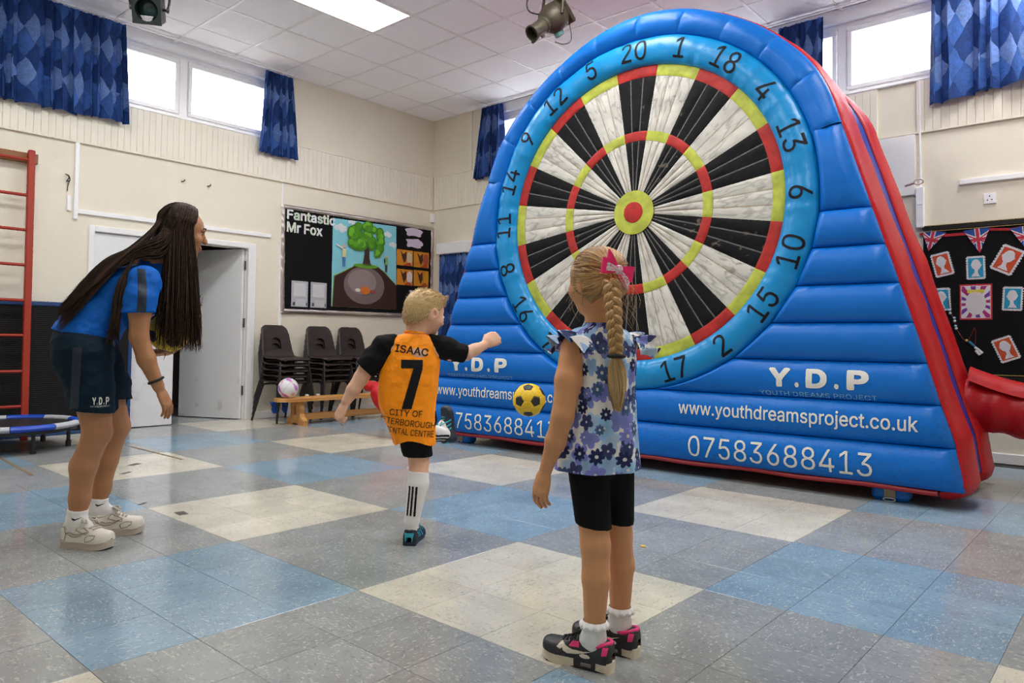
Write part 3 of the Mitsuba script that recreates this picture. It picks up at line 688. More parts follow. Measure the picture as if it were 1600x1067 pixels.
# the tree painting
k = thing('tree_painting', 'large painted tree over a round burrow in the middle of the black display', 'painting')
def pt(name, poly, lay, c, label=None): put(name, mikit.ply(on_back(poly, .021 + .0035 * lay, .003), paint(c)), k, label)
sheet = Polygon([(3.605, 1.30), (4.637, 1.30), (4.615, 2.406), (3.605, 2.386)])
pt('sheet', sheet, 0, (.22, .58, .68), 'light blue sheet')
hill = Polygon([(3.62, 1.302), (4.635, 1.302), (4.628, 1.62), (4.52, 1.70), (4.42, 1.78), (4.30, 1.845), (4.12, 1.86), (3.93, 1.815), (3.78, 1.74), (3.64, 1.675)])
pt('grass_edge', hill.buffer(.010).intersection(sheet), 1, (.25, .36, .05), 'green edge of the hill')
pt('hill', hill, 2, (.040, .016, .012), 'dark brown hill')
pt('burrow', affinity.scale(Point(4.10, 1.587).buffer(1, 32), .322, .238), 3, (.17, .125, .125), 'round grey burrow')
pt('burrow_light', affinity.scale(Point(4.06, 1.63).buffer(1, 32), .225, .16), 4, (.27, .21, .21))
pt('sleeper', affinity.scale(Point(4.11, 1.525).buffer(1, 12), .075, .05), 5, (.62, .16, .03), 'orange oval patch')
pt('pale_patch', affinity.scale(Point(3.99, 1.523).buffer(1, 12), .04, .022), 5, (.65, .58, .52))
pt('red_patch', affinity.scale(Point(4.23, 1.515).buffer(1, 12), .045, .022), 5, (.28, .06, .05))
pt('grass', affinity.scale(Point(4.11, 1.835).buffer(1, 16), .19, .028), 4, (.12, .33, .03))
trunk = Polygon([(4.06, 1.84), (4.085, 1.95), (4.09, 2.06), (4.03, 2.13), (4.05, 2.14), (4.10, 2.10), (4.13, 2.16), (4.16, 2.10), (4.22, 2.13), (4.235, 2.11), (4.165, 2.05), (4.165, 1.95), (4.195, 1.84)])
rng = np.random.default_rng(5)
blobs = []
for i in range(46):
    a, r = rng.uniform(0, 2 * PI), math.sqrt(rng.uniform(0, 1)) 
    blobs.append((4.115 + .255 * r * math.cos(a), 2.225 + .15 * r * math.sin(a) - (.03 if math.cos(a) < 0 else 0), rng.uniform(.045, .07)))
blobs += [(4.30, 2.02, .06), (4.33, 2.08, .07), (3.88, 2.11, .06), (4.27, 1.985, .03)]
crown = shapely.union_all([Point(x, z).buffer(r) for x, z, r in blobs])
pt('trunk', trunk, 4, (.045, .025, .022), 'dark trunk')
pt('crown', crown, 5, (.055, .21, .012), 'green crown')
for j, (x, z, r) in enumerate(blobs):
    pt('leaf_clump', Point(x - .006, z + .008).buffer(r * .62, 8), 6 + (j % 3) * .3, [(.10, .36, .02), (.15, .46, .03), (.075, .28, .015)][j % 3])
for x, z, s in ((3.72, 2.275, 1.0), (4.47, 2.28, .7), (4.56, 2.155, .7), (3.89, 2.368, .6)):
    cl = shapely.union_all([Point(x + dx * s, z + dz * s).buffer(r * s, 10) for dx, dz, r in ((-.06, 0, .035), (0, .015, .045), (.06, 0, .035), (.02, -.015, .04))]).intersection(sheet)
    pt('cloud', cl, 1, (.66, .74, .76))
def figure_card(x, z0, h, top, trouser):
    f = lambda pts: Polygon([(x + a * h, z0 + b * h) for a, b in pts])
    pt('painted_figure', f([(-.06, 0), (-.02, 0), (0, .35), (.02, 0), (.07, 0), (.08, .42), (-.07, .42)]), 3, trouser)
    pt('painted_figure', f([(-.09, .40), (.09, .40), (.10, .74), (-.08, .76)]), 4, top)
    pt('painted_figure', Point(x, z0 + h * .86).buffer(h * .075, 8), 4, (.60, .40, .30))
    return f
f1 = figure_card(3.772, 1.80, .30, (.66, .60, .32), (.06, .20, .42)); pt('painted_figure', f1([(-.08, .72), (-.42, .86), (-.42, .92), (-.06, .80)]), 5, (.66, .66, .66))
f2 = figure_card(4.447, 1.785, .235, (.20, .40, .12), (.05, .05, .06)); pt('painted_figure', f2([(-.20, .70), (-.12, .76), (-.08, .5), (-.15, .48)]), 5, (.03, .05, .04))
# sheets and cards round it
for i, (x0, x1) in enumerate(((3.046, 3.270), (3.308, 3.535))):
    k = thing('printed_sheet', '%s white printed sheet low on the left of the black display' % ('left' if i == 0 else 'right'), 'paper')
    put('sheet', mikit.ply(on_back(sbox(x0, 1.276, x1, 1.580), .021, .002), paint((.42, .44, .48))), k)
    put('panel', mikit.ply(on_back(sbox(x0 + .03, 1.40, x1 - .03, 1.555), .0235, .001), paint((.60, .60, .62))), k)
    put('grid', mikit.ply(on_back(sbox(x0 + .06, 1.29, x1 - .03, 1.37), .0235, .001), paint((.52, .52, .54))), k)
    put('ink', mikit.ply(cat([on_back(sbox(x0 + .02, 1.29 + .0, x0 + .05, 1.33), .0235, .001), on_back(sbox(x1 - .025, 1.29, x1 - .01, 1.33), .0235, .001)]), paint((.08, .08, .09))), k, kind='stuff')
for i, (x0, x1, z0, z1) in enumerate(((4.633, 4.918, 1.899, 2.112), (4.934, 5.214, 1.897, 2.112), (4.637, 4.920, 1.637, 1.850), (4.938, 5.212, 1.640, 1.857))):
    k = thing('photo_card', '%s orange photo card on the right of the black display' % ('top left', 'top right', 'bottom left', 'bottom right')[i], 'photo')
    put('card', mikit.ply(on_back(sbox(x0, z0, x1, z1), .021, .002), paint((.62, .24, .02))), k)
    w, h = x1 - x0, z1 - z0
    put('dark_patch', mikit.ply(on_back(Polygon([(x0 + .22 * w, z0 + .95 * h), (x0 + .40 * w, z0 + .70 * h), (x0 + .58 * w, z0 + .92 * h), (x0 + .60 * w, z0 + .45 * h), (x0 + .46 * w, z0 + .15 * h), (x0 + .36 * w, z0 + .42 * h)]), .0235, .001), paint((.07, .025, .015))), k)
    put('pale_patch', mikit.ply(on_back(affinity.scale(Point(x0 + (.78, .80, .80, .85)[i] * w, z0 + .52 * h).buffer(1, 10), .17 * w, .38 * h).intersection(sbox(x0, z0, x1, z1)), .024, .001), paint([(.62, .50, .32), (.42, .10, .05), (.70, .62, .60), (.66, .30, .02)][i])), k)
    put('red_patch', mikit.ply(on_back(Polygon([(x0 + .4 * w, z0), (x0 + .95 * w, z0), (x0 + .8 * w, z0 + .25 * h), (x0 + .6 * w, z0 + .15 * h)]), .0245, .001), paint((.42, .07, .02))), k)
def wobble(cx, cz, rx, rz, seed):
    a = np.linspace(0, 2 * PI, 40, endpoint=False); r = 1 + .10 * np.sin(5 * a + seed) + .06 * np.sin(9 * a + 2 * seed)
    return Polygon(np.c_[cx + rx * r * np.sign(np.cos(a)) * np.abs(np.cos(a)) ** .55, cz + rz * r * np.sign(np.sin(a)) * np.abs(np.sin(a)) ** .55])
for i, (x, z, rx, rz, l) in enumerate(((4.932, 2.366, .145, .055, 'topmost pale wavy label at the right of the black display'), (4.942, 2.216, .142, .058, 'second pale wavy label from the top on the black display'),
                                        (4.985, 1.535, .12, .045, 'pale wavy label just above the boy\'s hair'), (4.90, 1.36, .11, .045, 'lowest pale wavy label behind the boy\'s head'))):
    k = thing('wavy_label', l, 'label'); scene[k] = mikit.ply(on_back(wobble(x, z, rx, rz, i), .021, .002), paint((.60, .52, .66)))

# the black display with stamps on the right wall
k = thing('display_board', 'black display board on the right wall with bunting and paper stamps', 'notice board')
put('backing', mikit.ply(bx(XR - .02, XR - .001, -2.3, -.725, .665, 1.885, .003), 'mat_paper_black'), k)
for z, c in ((1.893, (.012, .012, .012)), (.664, (.012, .012, .012))):
    put('border', mikit.ply(bx(XR - .032, XR - .001, -2.3, -.72, z - .022, z + .022, .006), paint(c, .4)), k)
put('gold_edge', mikit.ply(cat([bx(XR - .034, XR - .02, -2.3, -.72, .690, .697), bx(XR - .034, XR - .02, -2.3, -.72, 1.865, 1.870), bx(XR - .034, XR - .02, -2.3, -.72, 1.912, 1.917)]), paint((.33, .24, .08), .4)), k, kind='stuff')
bust = Polygon([(-.30, -.50), (.34, -.50), (.22, -.36), (.10, -.28), (.08, -.12), (.24, -.02), (.30, .10), (.36, .14), (.28, .26), (.20, .40), (.02, .48), (-.20, .44), (-.32, .30), (-.36, .18), (-.44, .14), (-.34, .04), (-.26, -.08), (-.16, -.12), (-.14, -.30), (-.22, -.42)])
def stamp(a, z, w, h, rot, c, flip, label):
    k = thing('paper_stamp', label, 'paper stamp', None)
    def tr(g): return affinity.translate(affinity.rotate(g, rot, origin=(0, 0)), a, z)
    edge = [sbox(-w / 2, -h / 2, w / 2, h / 2)]
    for i in range(9):
        t = -.5 + (i + .5) / 9
        edge += [Point(t * w, s * h / 2).buffer(w * .052, 5) for s in (-1, 1)] + [Point(s * w / 2, t * h).buffer(h * .045, 5) for s in (-1, 1)]
    put('paper', mikit.ply(on_right(tr(shapely.union_all(edge)), .021, .002), paint((.62, .62, .66))), k)
    put('ground', mikit.ply(on_right(tr(sbox(-w * .43, -h * .44, w * .43, h * .44)), .0235, .001), paint(c)), k, 'orange ground' if c[0] > .3 else 'blue ground')
    put('silhouette', mikit.ply(on_right(tr(affinity.scale(bust, (-1 if flip else 1) * w * .82, h * .80, origin=(0, 0))), .0250, .001), paint((.62, .62, .66))), k)
OR, BL = (.52, .075, .025), (.02, .27, .46)
stamp(.862, 1.588, .125, .185, 13, OR, False, 'orange paper stamp beside the red edge of the inflatable, under the first flag')
stamp(1.094, 1.548, .118, .178, 1, BL, True, 'blue paper stamp under the middle flag')
stamp(1.302, 1.598, .145, .20, -28, OR, False, 'orange paper stamp tilted right, at the top right of the stamp display')
stamp(.852, 1.30, .125, .178, 2, BL, True, 'blue paper stamp half hidden by the red edge of the inflatable')
stamp(1.334, 1.292, .12, .178, -3, BL, False, 'blue paper stamp right of the purple picture')
stamp(1.288, .898, .125, .18, 22, OR, True, 'orange paper stamp at the lower right of the stamp display')
k = thing('striped_picture', 'square purple and white striped picture with red frame among the paper stamps', 'picture')
put('frame', mikit.ply(on_right(sbox(.983, 1.130, 1.203, 1.416), .021, .003), paint((.50, .03, .04))), k)
put('sheet', mikit.ply(on_right(sbox(.993, 1.142, 1.192, 1.404), .0245, .001), paint((.66, .62, .66))), k)
inner = sbox(.997, 1.147, 1.188, 1.399); cc_ = (1.093, 1.265)
for i in range(12):
    a0_, a1_ = 2 * PI * i / 12, 2 * PI * (i + .5) / 12
    ray = Polygon([cc_, (cc_[0] + .4 * math.cos(a0_), cc_[1] + .4 * math.sin(a0_)), (cc_[0] + .4 * math.cos(a1_), cc_[1] + .4 * math.sin(a1_))]).intersection(inner)
    put('stripe', mikit.ply(on_right(ray, .0258, .001), paint((.17, .04, .28) if i % 2 else (.36, .03, .16))), k)
put('oval', mikit.ply(on_right(affinity.scale(Point(*cc_).buffer(1, 24), .068, .095), .0270, .001), paint((.64, .60, .62))), k)
put('band', mikit.ply(on_right(sbox(1.035, 1.345, 1.150, 1.372), .0270, .001), paint((.62, .52, .06))), k)
# bunting
k = thing('flag_bunting', 'string of red white and blue flag bunting along the top of the stamp display', 'bunting')
put('ribbon', mikit.ply(cat([on_right(Polygon([(.70, 1.862), (.90, 1.838), (1.02, 1.838), (1.19, 1.86), (1.33, 1.845), (1.50, 1.87), (2.2, 1.86), (2.2, 1.842), (1.50, 1.85), (1.33, 1.825), (1.19, 1.838), (1.02, 1.815), (.90, 1.815), (.70, 1.842)]), .024, .002)]), paint((.42, .02, .03))), k)
for p3 in ([(.715, 1.89), (.893, 1.85), (.765, 1.705)], [(1.012, 1.852), (1.196, 1.876), (1.124, 1.662)], [(1.322, 1.84), (1.51, 1.87), (1.43, 1.66)], [(1.62, 1.86), (1.80, 1.85), (1.72, 1.65)]):
    tri = Polygon(p3); c0 = np.mean(p3[:2], axis=0); tip = np.array(p3[2]); mid = c0 * .55 + tip * .45
    fk = put('flag', mikit.ply(on_right(tri, .027, .002), paint((.025, .07, .30))), k)
    ax = (tip - c0) / np.linalg.norm(tip - c0); sd = np.array([-ax[1], ax[0]])
    def stripe(d, w): 
        d = np.array(d) / np.linalg.norm(d); s_ = np.array([-d[1], d[0]]) * w / 2; return Polygon([mid - d - s_, mid + d - s_, mid + d + s_, mid - d + s_]).intersection(tri)
    put('white_bars', mikit.ply(on_right(shapely.union_all([stripe(ax, .036), stripe(sd, .036), stripe(ax * .62 + sd, .026), stripe(ax * .62 - sd, .026)]), .0295, .001), paint((.62, .58, .62))), fk)
    put('red_bars', mikit.ply(on_right(shapely.union_all([stripe(ax, .022), stripe(sd, .022), stripe(ax * .62 + sd, .008), stripe(ax * .62 - sd, .008)]), .0310, .001), paint((.45, .03, .06))), fk)
k = thing('beaded_cord', 'beaded cord with a white paper tassel pinned below the purple picture', 'cord')
cp = curve([(XR - .03, -.905, 1.30), (XR - .03, -.918, 1.20), (XR - .03, -.946, 1.13), (XR - .03, -.957, 1.066), (XR - .03, -1.0, .985), (XR - .03, -1.02, .965), (XR - .03, -1.071, .934), (XR - .03, -1.10, .90)], 6)
put('cord', mikit.ply(tube(cp, .0025, 5), paint((.25, .05, .04))), k)
for i, (y, z, c) in enumerate(((-.914, 1.21, (.3, .5, .65)), (-.918, 1.185, (.6, .6, .62)), (-.946, 1.145, (.35, .45, .6)), (-.949, 1.12, (.62, .62, .62)), (-.955, 1.08, (.3, .45, .6)), (-.959, 1.06, (.6, .6, .6)), (-1.03, .962, (.5, .38, .08)), (-1.09, .905, (.62, .62, .62)))):
    s = trimesh.creation.icosphere(2, .011); s.apply_translation((XR - .03, y, z)); put('bead', mikit.ply(s, paint(c), smooth=True), k)
put('tube_bead', mikit.ply(rod((XR - .03, -1.045, .955), (XR - .03, -1.085, .915), .010, 10), paint((.03, .16, .26)), smooth=30), k)
put('tassel', mikit.ply(cat([rod((XR - .03, -1.098, .898), (XR - .03, -1.135, .862), .012, 8), rod((XR - .035, -1.09, .885), (XR - .035, -1.118, .848), .010, 8)]), paint((.6, .6, .6)), smooth=30), k)
put('loop', mikit.ply(tube(curve([(XR - .024, -1.04, .965), (XR - .024, -1.07, 1.03), (XR - .024, -1.083, 1.065), (XR - .024, -1.09, 1.02), (XR - .024, -1.088, .93)], 6), .002, 5), paint((.25, .02, .03))), k)
# ================================================================ furniture and things along the walls
# wall bars: a red ladder fixed to a plank
LX, LB, LT = .335, np.array([.300, 5.03, 0]), np.array([.338, 5.215, 2.545])
mat('red_paint', (.32, .026, .010), .4, .4)
def wood(base, dark, sx, sy, sz):
    def fn(p, n, uv):
        g = fbm(p.x * sx, p.y * sy, p.z * sz, 3); r = noise(p.x * sx * 4, p.y * sy * 4, p.z * sz * 4)
        return mix(C3(*base), C3(*dark), smoothstep(.35, .75, g) * .7 + .15 * r)
    return fn
mat('pine', mikit.proc(wood((.62, .32, .10), (.42, .18, .045), 2.0, 26, 26)), .35, .5, clearcoat=.3)
mat('plank_wood', mikit.proc(wood((.26, .105, .03), (.17, .06, .02), 2.0, 26, 26)), .4)
k = thing('climbing_ladder', 'red painted gym ladder standing against the cream wall and the ribbed mat', 'climbing ladder')
def upright(dx):
    v = np.array([bx(-.028, .028, -.022, .022, 0, 1, .006).vertices])[0]
    m = bx(-.028, .028, -.022, .022, 0, 1, .006); b, t = LB + [dx, 0, 0], LT + [dx, 0, 0]
    m.vertices = np.stack([m.vertices[:, 0] + b[0] + (t[0] - b[0]) * m.vertices[:, 2], m.vertices[:, 1] + b[1] + (t[1] - b[1]) * m.vertices[:, 2], m.vertices[:, 2] * t[2]], -1)
    return m
for dx in (0, -.66): put('upright', mikit.ply(upright(dx), 'mat_red_paint'), k)
for z in (2.455, 2.135, 1.825, 1.515, 1.205, .90, .59, .29):
    c = LB + (LT - LB) * (z / 2.545)
    put('rung', mikit.ply(rod(c + [-.65, 0, 0], c + [-.01, 0, 0], .0135, 12), 'mat_red_paint', smooth=40), k)
one('wall_plank', 'varnished wooden plank on the wall behind the top of the red ladder', 'plank', bx(-.9, .402, YB - .045, YB - .001, 2.436, 2.524, .004), 'mat_plank_wood')
# ribbed mat leaning on the wall
def ribs(p, n, uv): return .5 + .5 * dr.sin(p.z * 2 * PI / .018)
mat('ribbed_black', (.010, .009, .009), .7, .2, bump=mikit.proc(ribs, 1e-3), bump_scale=.004)
mat('mat_blue', (.008, .045, .15), .5)
k = thing('gym_mat', 'large black ribbed gym mat with a blue border standing against the wall', 'gym mat')
y0, y1 = 5.205, 5.262
put('core', mikit.ply(bx(-1.1, 1.210, y0, y1, .03, 1.165, .004), 'mat_ribbed_black'), k)
put('border', mikit.ply(cat([bx(-1.1, 1.245, y0 - .006, y1 + .004, 1.165, 1.205, .006), bx(1.210, 1.245, y0 - .006, y1 + .004, .0, 1.165, .006), bx(-1.1, 1.210, y0 - .006, y1 + .004, 0, .032, .006)]), 'mat_mat_blue'), k, 'blue border')
# mini trampoline
k = thing('mini_trampoline', 'round mini trampoline with blue and silver edge pad by the ladder', 'trampoline')
tc = np.array([.069, 4.593]); TR = .513
mat('tramp_mat', (.012, .012, .013), .5)
A, R = np.meshgrid(np.linspace(0, 2 * PI, 97), np.linspace(.002, TR - .06, 8), indexing='ij')
put('jumping_mat', mikit.ply(grid_mesh(np.stack([tc[0] + R * np.cos(A), tc[1] + R * np.sin(A), .195 + 0 * A - .012 * (1 - (R / .45) ** 2)], -1), True), 'mat_tramp_mat', smooth=True), k)
mat('pad_blue', (.012, .065, .46), .35); mat('pad_silver', (.42, .44, .48), .4)
def ringpad(a0, a1, n=16):
    out = []
    for a in np.linspace(a0, a1, n):
        c = np.array([tc[0] + (TR - .035) * math.cos(a), tc[1] + (TR - .035) * math.sin(a), .198]); e = np.array([math.cos(a), math.sin(a), 0])
        out.append([c + e * .035 * math.cos(b) + np.array([0, 0, .024 * math.sin(b)]) for b in np.linspace(0, 2 * PI, 15)])
    return grid_mesh(np.array(out), True)
NP = 10
for i in range(NP):
    a0_ = -1.17 + 2 * PI * i / NP
    put('edge_pad', mikit.ply(ringpad(a0_ + .004, a0_ + 2 * PI / NP - .004), 'mat_pad_silver' if i % 2 == 0 else 'mat_pad_blue', smooth=True), k, 'silver length of the edge pad' if i % 2 == 0 else 'blue length of the edge pad')
put('skirt', mikit.ply(trimesh.Trimesh(*[(lambda v, f: (v, f))(*(lambda a, n: (np.vstack([np.c_[tc[0] + (TR - .03) * np.cos(a), tc[1] + (TR - .03) * np.sin(a), 0 * a + .185], np.c_[tc[0] + (TR - .03) * np.cos(a), tc[1] + (TR - .03) * np.sin(a), 0 * a + .150]]), np.vstack([np.c_[np.arange(n), np.arange(n) + n, (np.arange(n) + 1) % n + n], np.c_[np.arange(n), (np.arange(n) + 1) % n + n, (np.arange(n) + 1) % n]])))(np.linspace(0, 2 * PI, 64, endpoint=False), 64))][0], process=False), 'mat_tramp_mat'), k)
for i in range(6):
    a = -1.42 + i * PI / 3; x, y = tc[0] + .42 * math.cos(a), tc[1] + .42 * math.sin(a)
    lk = put('leg', mikit.ply(rod((x, y, .018), (x, y, .185), .014, 10), 'mat_black_metal', smooth=40), k)
    put('rubber_foot', mikit.ply(rod((x, y, 0), (x, y, .05), .021, 12), 'mat_black_plastic', smooth=40), lk)

# stacked chairs
def chair_shell():
    prof = curve([(.235, .800), (.215, .72), (.185, .60), (.160, .50), (.135, .452), (.085, .432), (.02, .427), (-.08, .434), (-.165, .442), (-.205, .437), (-.222, .420)], 10)
    seg = np.r_[0, np.cumsum(np.linalg.norm(np.diff(prof, axis=0), axis=1))]; Lt = seg[-1]
    def width(u): return np.interp(u, [0, .02, .05, .10, .30, .40, .50, Lt - .06, Lt - .02, Lt], [.115, .150, .168, .178, .196, .208, .216, .205, .185, .150])
    us = np.linspace(0, Lt, 60)
    poly = Polygon(np.vstack([np.c_[-width(us), us], np.c_[width(us), us][::-1]]))
    hole = affinity.translate(shapely.union_all([sbox(-.048, -.025, .048, .045), affinity.scale(Point(0, -.025).buffer(1, 12), .048, .035)]).buffer(.012), 0, .215)
    poly = poly.difference(hole)
    m = slab_poly(poly, 0, .007)
    v, f = trimesh.remesh.subdivide_to_size(m.vertices, m.faces, .022, max_iter=14)
    u = np.clip(v[:, 1], 0, Lt); i = np.clip(np.searchsorted(seg, u) - 1, 0, len(seg) - 2)
    t = (u - seg[i]) / (seg[i + 1] - seg[i]); p = prof[i] + (prof[i + 1] - prof[i]) * t[:, None]
    tg = np.gradient(prof, axis=0); tg /= np.linalg.norm(tg, axis=1, keepdims=True); tt = tg[i] * (1 - t[:, None]) + tg[i + 1] * t[:, None]
    nn = np.stack([tt[:, 1], -tt[:, 0]], -1)          # towards the sitter
    hh = v[:, 2] + .028 * (np.abs(v[:, 0]) / .21) ** 3 * np.interp(u, [0, .1, .4, Lt - .1, Lt], [.5, 1, 1, .3, -.5])
    w = np.abs(v[:, 0]); hem = np.interp(width(u) - w, [0, .012], [1, 0]) 
    hh = hh - .014 * np.clip(hem, 0, 1)
    pos = p + nn * hh[:, None]
    return trimesh.Trimesh(np.stack([v[:, 0], pos[:, 0], pos[:, 1]], -1), f, process=True)
mat('chair_brown', (.024, .016, .014), .45, .4)
shell = chair_shell()
if shell.face_normals[np.abs(shell.triangles_center[:, 2] - .43).argsort()[:50]][:, 2].mean() < -5: shell.invert()
P_shell = mikit.ply(shell, 'mat_chair_brown', smooth=35)
P_leg = {}
for s in (-1, 1):
    P_leg[s, 'f'] = mikit.ply(tube(curve([(s * .165, .04, .412), (s * .170, -.12, .416), (s * .178, -.165, .395), (s * .19, -.185, .30), (s * .215, -.225, .004)], 6), .0115, 8), 'mat_black_metal', smooth=40)
    P_leg[s, 'r'] = mikit.ply(tube(curve([(s * .165, .02, .410), (s * .170, .085, .405), (s * .178, .115, .37), (s * .19, .145, .28), (s * .215, .245, .004)], 6), .0115, 8), 'mat_black_metal', smooth=40)
P_bar = mikit.ply(cat([rod((-.168, -.11, .415), (.168, -.11, .415), .009, 8), rod((-.168, .07, .407), (.168, .07, .407), .009, 8)]), 'mat_black_metal', smooth=40)
pl_name = ['leftmost stack by the open door', 'middle stack behind the bench', 'right stack behind the boy']
posn = ['bottom', 'second from bottom', 'middle', 'second from top', 'top']
for si, (cx, cy) in enumerate(((2.745, 4.93), (3.315, 4.93), (3.80, 4.98))):
    for lv in range(5):
        k = thing('stacking_chair', 'brown plastic chair, %s of the %s' % (posn[lv], pl_name[si]), 'chair', 'stacked brown plastic chairs')
        M = Rz(.0 if si else .05, (cx, cy - .012 * lv, .062 * lv))
        put('shell', moved(P_shell, M), k); put('crossbars', moved(P_bar, M), k)
        for s in (-1, 1):
            for e in ('f', 'r'): put('leg', moved(P_leg[s, e], M), k)
# bench
k = thing('balance_bench', 'long low varnished pine gym bench in front of the stacked chairs', 'bench')
BX0, BX1, BY0, BY1, BZ = 2.40, 5.05, 4.375, 4.625, .285
top = slab_poly(Polygon([(BX0, BY0 + .09), (BX0 + .07, BY0), (BX1, BY0), (BX1, BY1), (BX0 + .07, BY1), (BX0, BY1 - .09)]), BZ - .034, BZ)
put('seat', mikit.ply(top, 'mat_pine'), k)
for x in (2.64, 4.80):
    yc = (BY0 + BY1) / 2 + .01
    prof = Polygon([(yc - .155, .0), (yc - .06, .0), (yc - .04, .022), (yc + .04, .022), (yc + .06, .0), (yc + .155, .0), (yc + .155, .055), (yc + .10, .085), (yc + .085, .12), (yc + .085, BZ - .035), (yc - .085, BZ - .035), (yc - .085, .12), (yc - .10, .085), (yc - .155, .055)])
    prof = prof.difference(sbox(yc - .014, .11, yc + .014, .20))
    m = slab_poly(prof, 0, .055); v = m.vertices.copy(); m.vertices = np.stack([x + v[:, 2], v[:, 0], v[:, 1]], -1)
    put('leg', mikit.ply(m, 'mat_pine'), k)
put('stretcher', mikit.ply(bx(2.695, 4.80, (BY0 + BY1) / 2 - .012, (BY0 + BY1) / 2 + .032, .045, .115, .004), 'mat_pine'), k)
for i, (x, y) in enumerate(((2.83, 4.585), (2.96, 4.57))):
    one('paper_scrap', '%s of two small white blocks lying on the bench' % ('left', 'right')[i], 'block', bx(x - .018, x + .018, y - .014, y + .014, BZ, BZ + .022, .005), paint((.68, .62, .50)))
# blue bibs hanging under the bench end
bl = []
for x, w in ((2.44, .035), (2.56, .03)):
    g = np.array([[[x + w * a * (1 - .3 * h) + .02 * h, 4.60 + .012 * math.sin(5 * a + 9 * h), BZ - .04 - .12 * h] for h in np.linspace(0, 1, 8)] for a in np.linspace(-1, 1, 8)])
    g2 = g + [0, .008, 0]; bl.append(cat([grid_mesh(g), grid_mesh(g2, True)]))
for i, m in enumerate(bl): one('blue_bib', '%s blue cloth tail hanging under the left end of the bench' % ('left', 'right')[i], 'cloth', m, paint((.01, .06, .32)), True)

# balls
PHI = (1 + 5 ** .5) / 2
ico = trimesh.creation.icosahedron(); pv = ico.vertices / np.linalg.norm(ico.vertices, axis=1, keepdims=True)
hv = ico.triangles_center / np.linalg.norm(ico.triangles_center, axis=1, keepdims=True)
def ball_panels(r, rot):
    s = trimesh.creation.icosphere(5); v = s.vertices
    cen = np.vstack([pv * (1 / .9393), hv * (1 / .9150)])
    sc = v @ cen.T; so = np.sort(sc, axis=1); gapv = so[:, -1] - so[:, -2]
    rad = r * (1 - .022 * np.exp(-(gapv / .02) ** 2))
    vv = (v * rad[:, None]) @ rot.T
    own = (s.triangles_center @ cen.T).argmax(1)
    out = []
    for i in range(32):
        m = trimesh.Trimesh(vv, s.faces[own == i], process=False); m.remove_unreferenced_vertices(); out.append((i < 12, m))
    return out
def rotm(a, b, c):
    return trimesh.transformations.euler_matrix(a, b, c)[:3, :3]
mat('ball_yellow', (.72, .46, .012), .5); mat('ball_black', (.014, .013, .012), .5)
def football(center, r, rot, label):
    k = thing('football', label, 'ball')
    for pent, m in ball_panels(r, rot):
        m.apply_translation(center)
        put('panel', mikit.ply(m, 'mat_ball_black' if pent else 'mat_ball_yellow', smooth=True), k, 'black panel' if pent else 'yellow panel')
    return k
football((1.72, .612, .560), .098, rotm(.35, .5, .2), 'yellow and black football flying in front of the inflatable')
mat('netball_white', VC, .45)
s = trimesh.creation.icosphere(5, .104); v = s.vertices / .104
sw = np.sin(5 * v[:, 0] + 3 * v[:, 2]) + .7 * np.sin(6 * v[:, 1] - 4 * v[:, 2] + 1)
col = np.tile([.72, .72, .73], (len(v), 1)); col[sw > 1.05] = (.62, .20, .50); col[sw > 1.35] = (.42, .16, .55); col[(sw < -1.2)] = (.68, .36, .40)
seam = np.minimum(np.abs(v @ np.array([.8, .2, .55]) / 1.0), np.abs(v @ np.array([-.5, .6, .62]))); col[seam < .02] = (.5, .5, .52)
s.apply_translation((2.545, 4.50, BZ + .104))
k = thing('netball', 'white netball with pink and purple pattern resting on the bench end', 'ball')
put('cover', mikit.ply(s, 'mat_netball_white', smooth=True, color=col), k)

# stage lanterns under the ceiling
mat('lantern_dark', (.035, .045, .045), .45, metal=.3); mat('lantern_brown', (.055, .045, .028), .5, metal=.4); mat('lens', (.02, .05, .05), .08, .8)
k = thing('stage_lantern', 'black square-fronted stage lantern hanging under the ceiling at the top left', 'stage lantern')
C0 = np.array([.93, 4.25, 3.74]); dirv = np.array([-.40, -.62, -.40]); dirv /= np.linalg.norm(dirv)
sx = np.cross(dirv, [0, 0, 1]); sx /= np.linalg.norm(sx); sz = np.cross(sx, dirv)
ML = np.eye(4); ML[:3, 0], ML[:3, 1], ML[:3, 2], ML[:3, 3] = sx, -dirv, sz, C0      # local -y points along the beam
def lan(m, mm, **kw): return moved(mikit.ply(m, mm, **kw), ML)
fr = slab_poly(sbox(-.115, -.115, .115, .115).difference(Point(0, 0).buffer(.092, 24)), 0, .012)
fr.vertices = np.stack([fr.vertices[:, 0], -.13 - fr.vertices[:, 2], fr.vertices[:, 1]], -1)
put('front_frame', lan(fr, 'mat_lantern_dark'), k)
body = slab_poly(sbox(-.11, -.11, .11, .11).difference(Point(0, 0).buffer(.090, 24)), 0, .22); body.vertices = np.stack([body.vertices[:, 0], -.13 + body.vertices[:, 2], body.vertices[:, 1]], -1)
put('housing', lan(cat([body, bx(-.11, .11, .09, .12, -.11, .11)]), 'mat_lantern_dark'), k)
put('white_strips', lan(cat([bx(-.05 + .006 * q, .05 - .006 * q, -.128, -.120, -.055 - .012 * q, -.047 - .012 * q) for q in range(4)]), paint((.75, .75, .75))), k)  # short white bars across the lower part of the front opening
put('top_plate', lan(bx(-.115, .115, -.13, .13, .112, .122, .002), 'mat_plank_wood'), k, 'brown top plate')
lens = trimesh.creation.icosphere(3, .085); lens.vertices *= [1, .35, 1]; lens.apply_translation((0, -.02, 0)); put('lens', lan(lens, 'mat_lens', smooth=True), k)
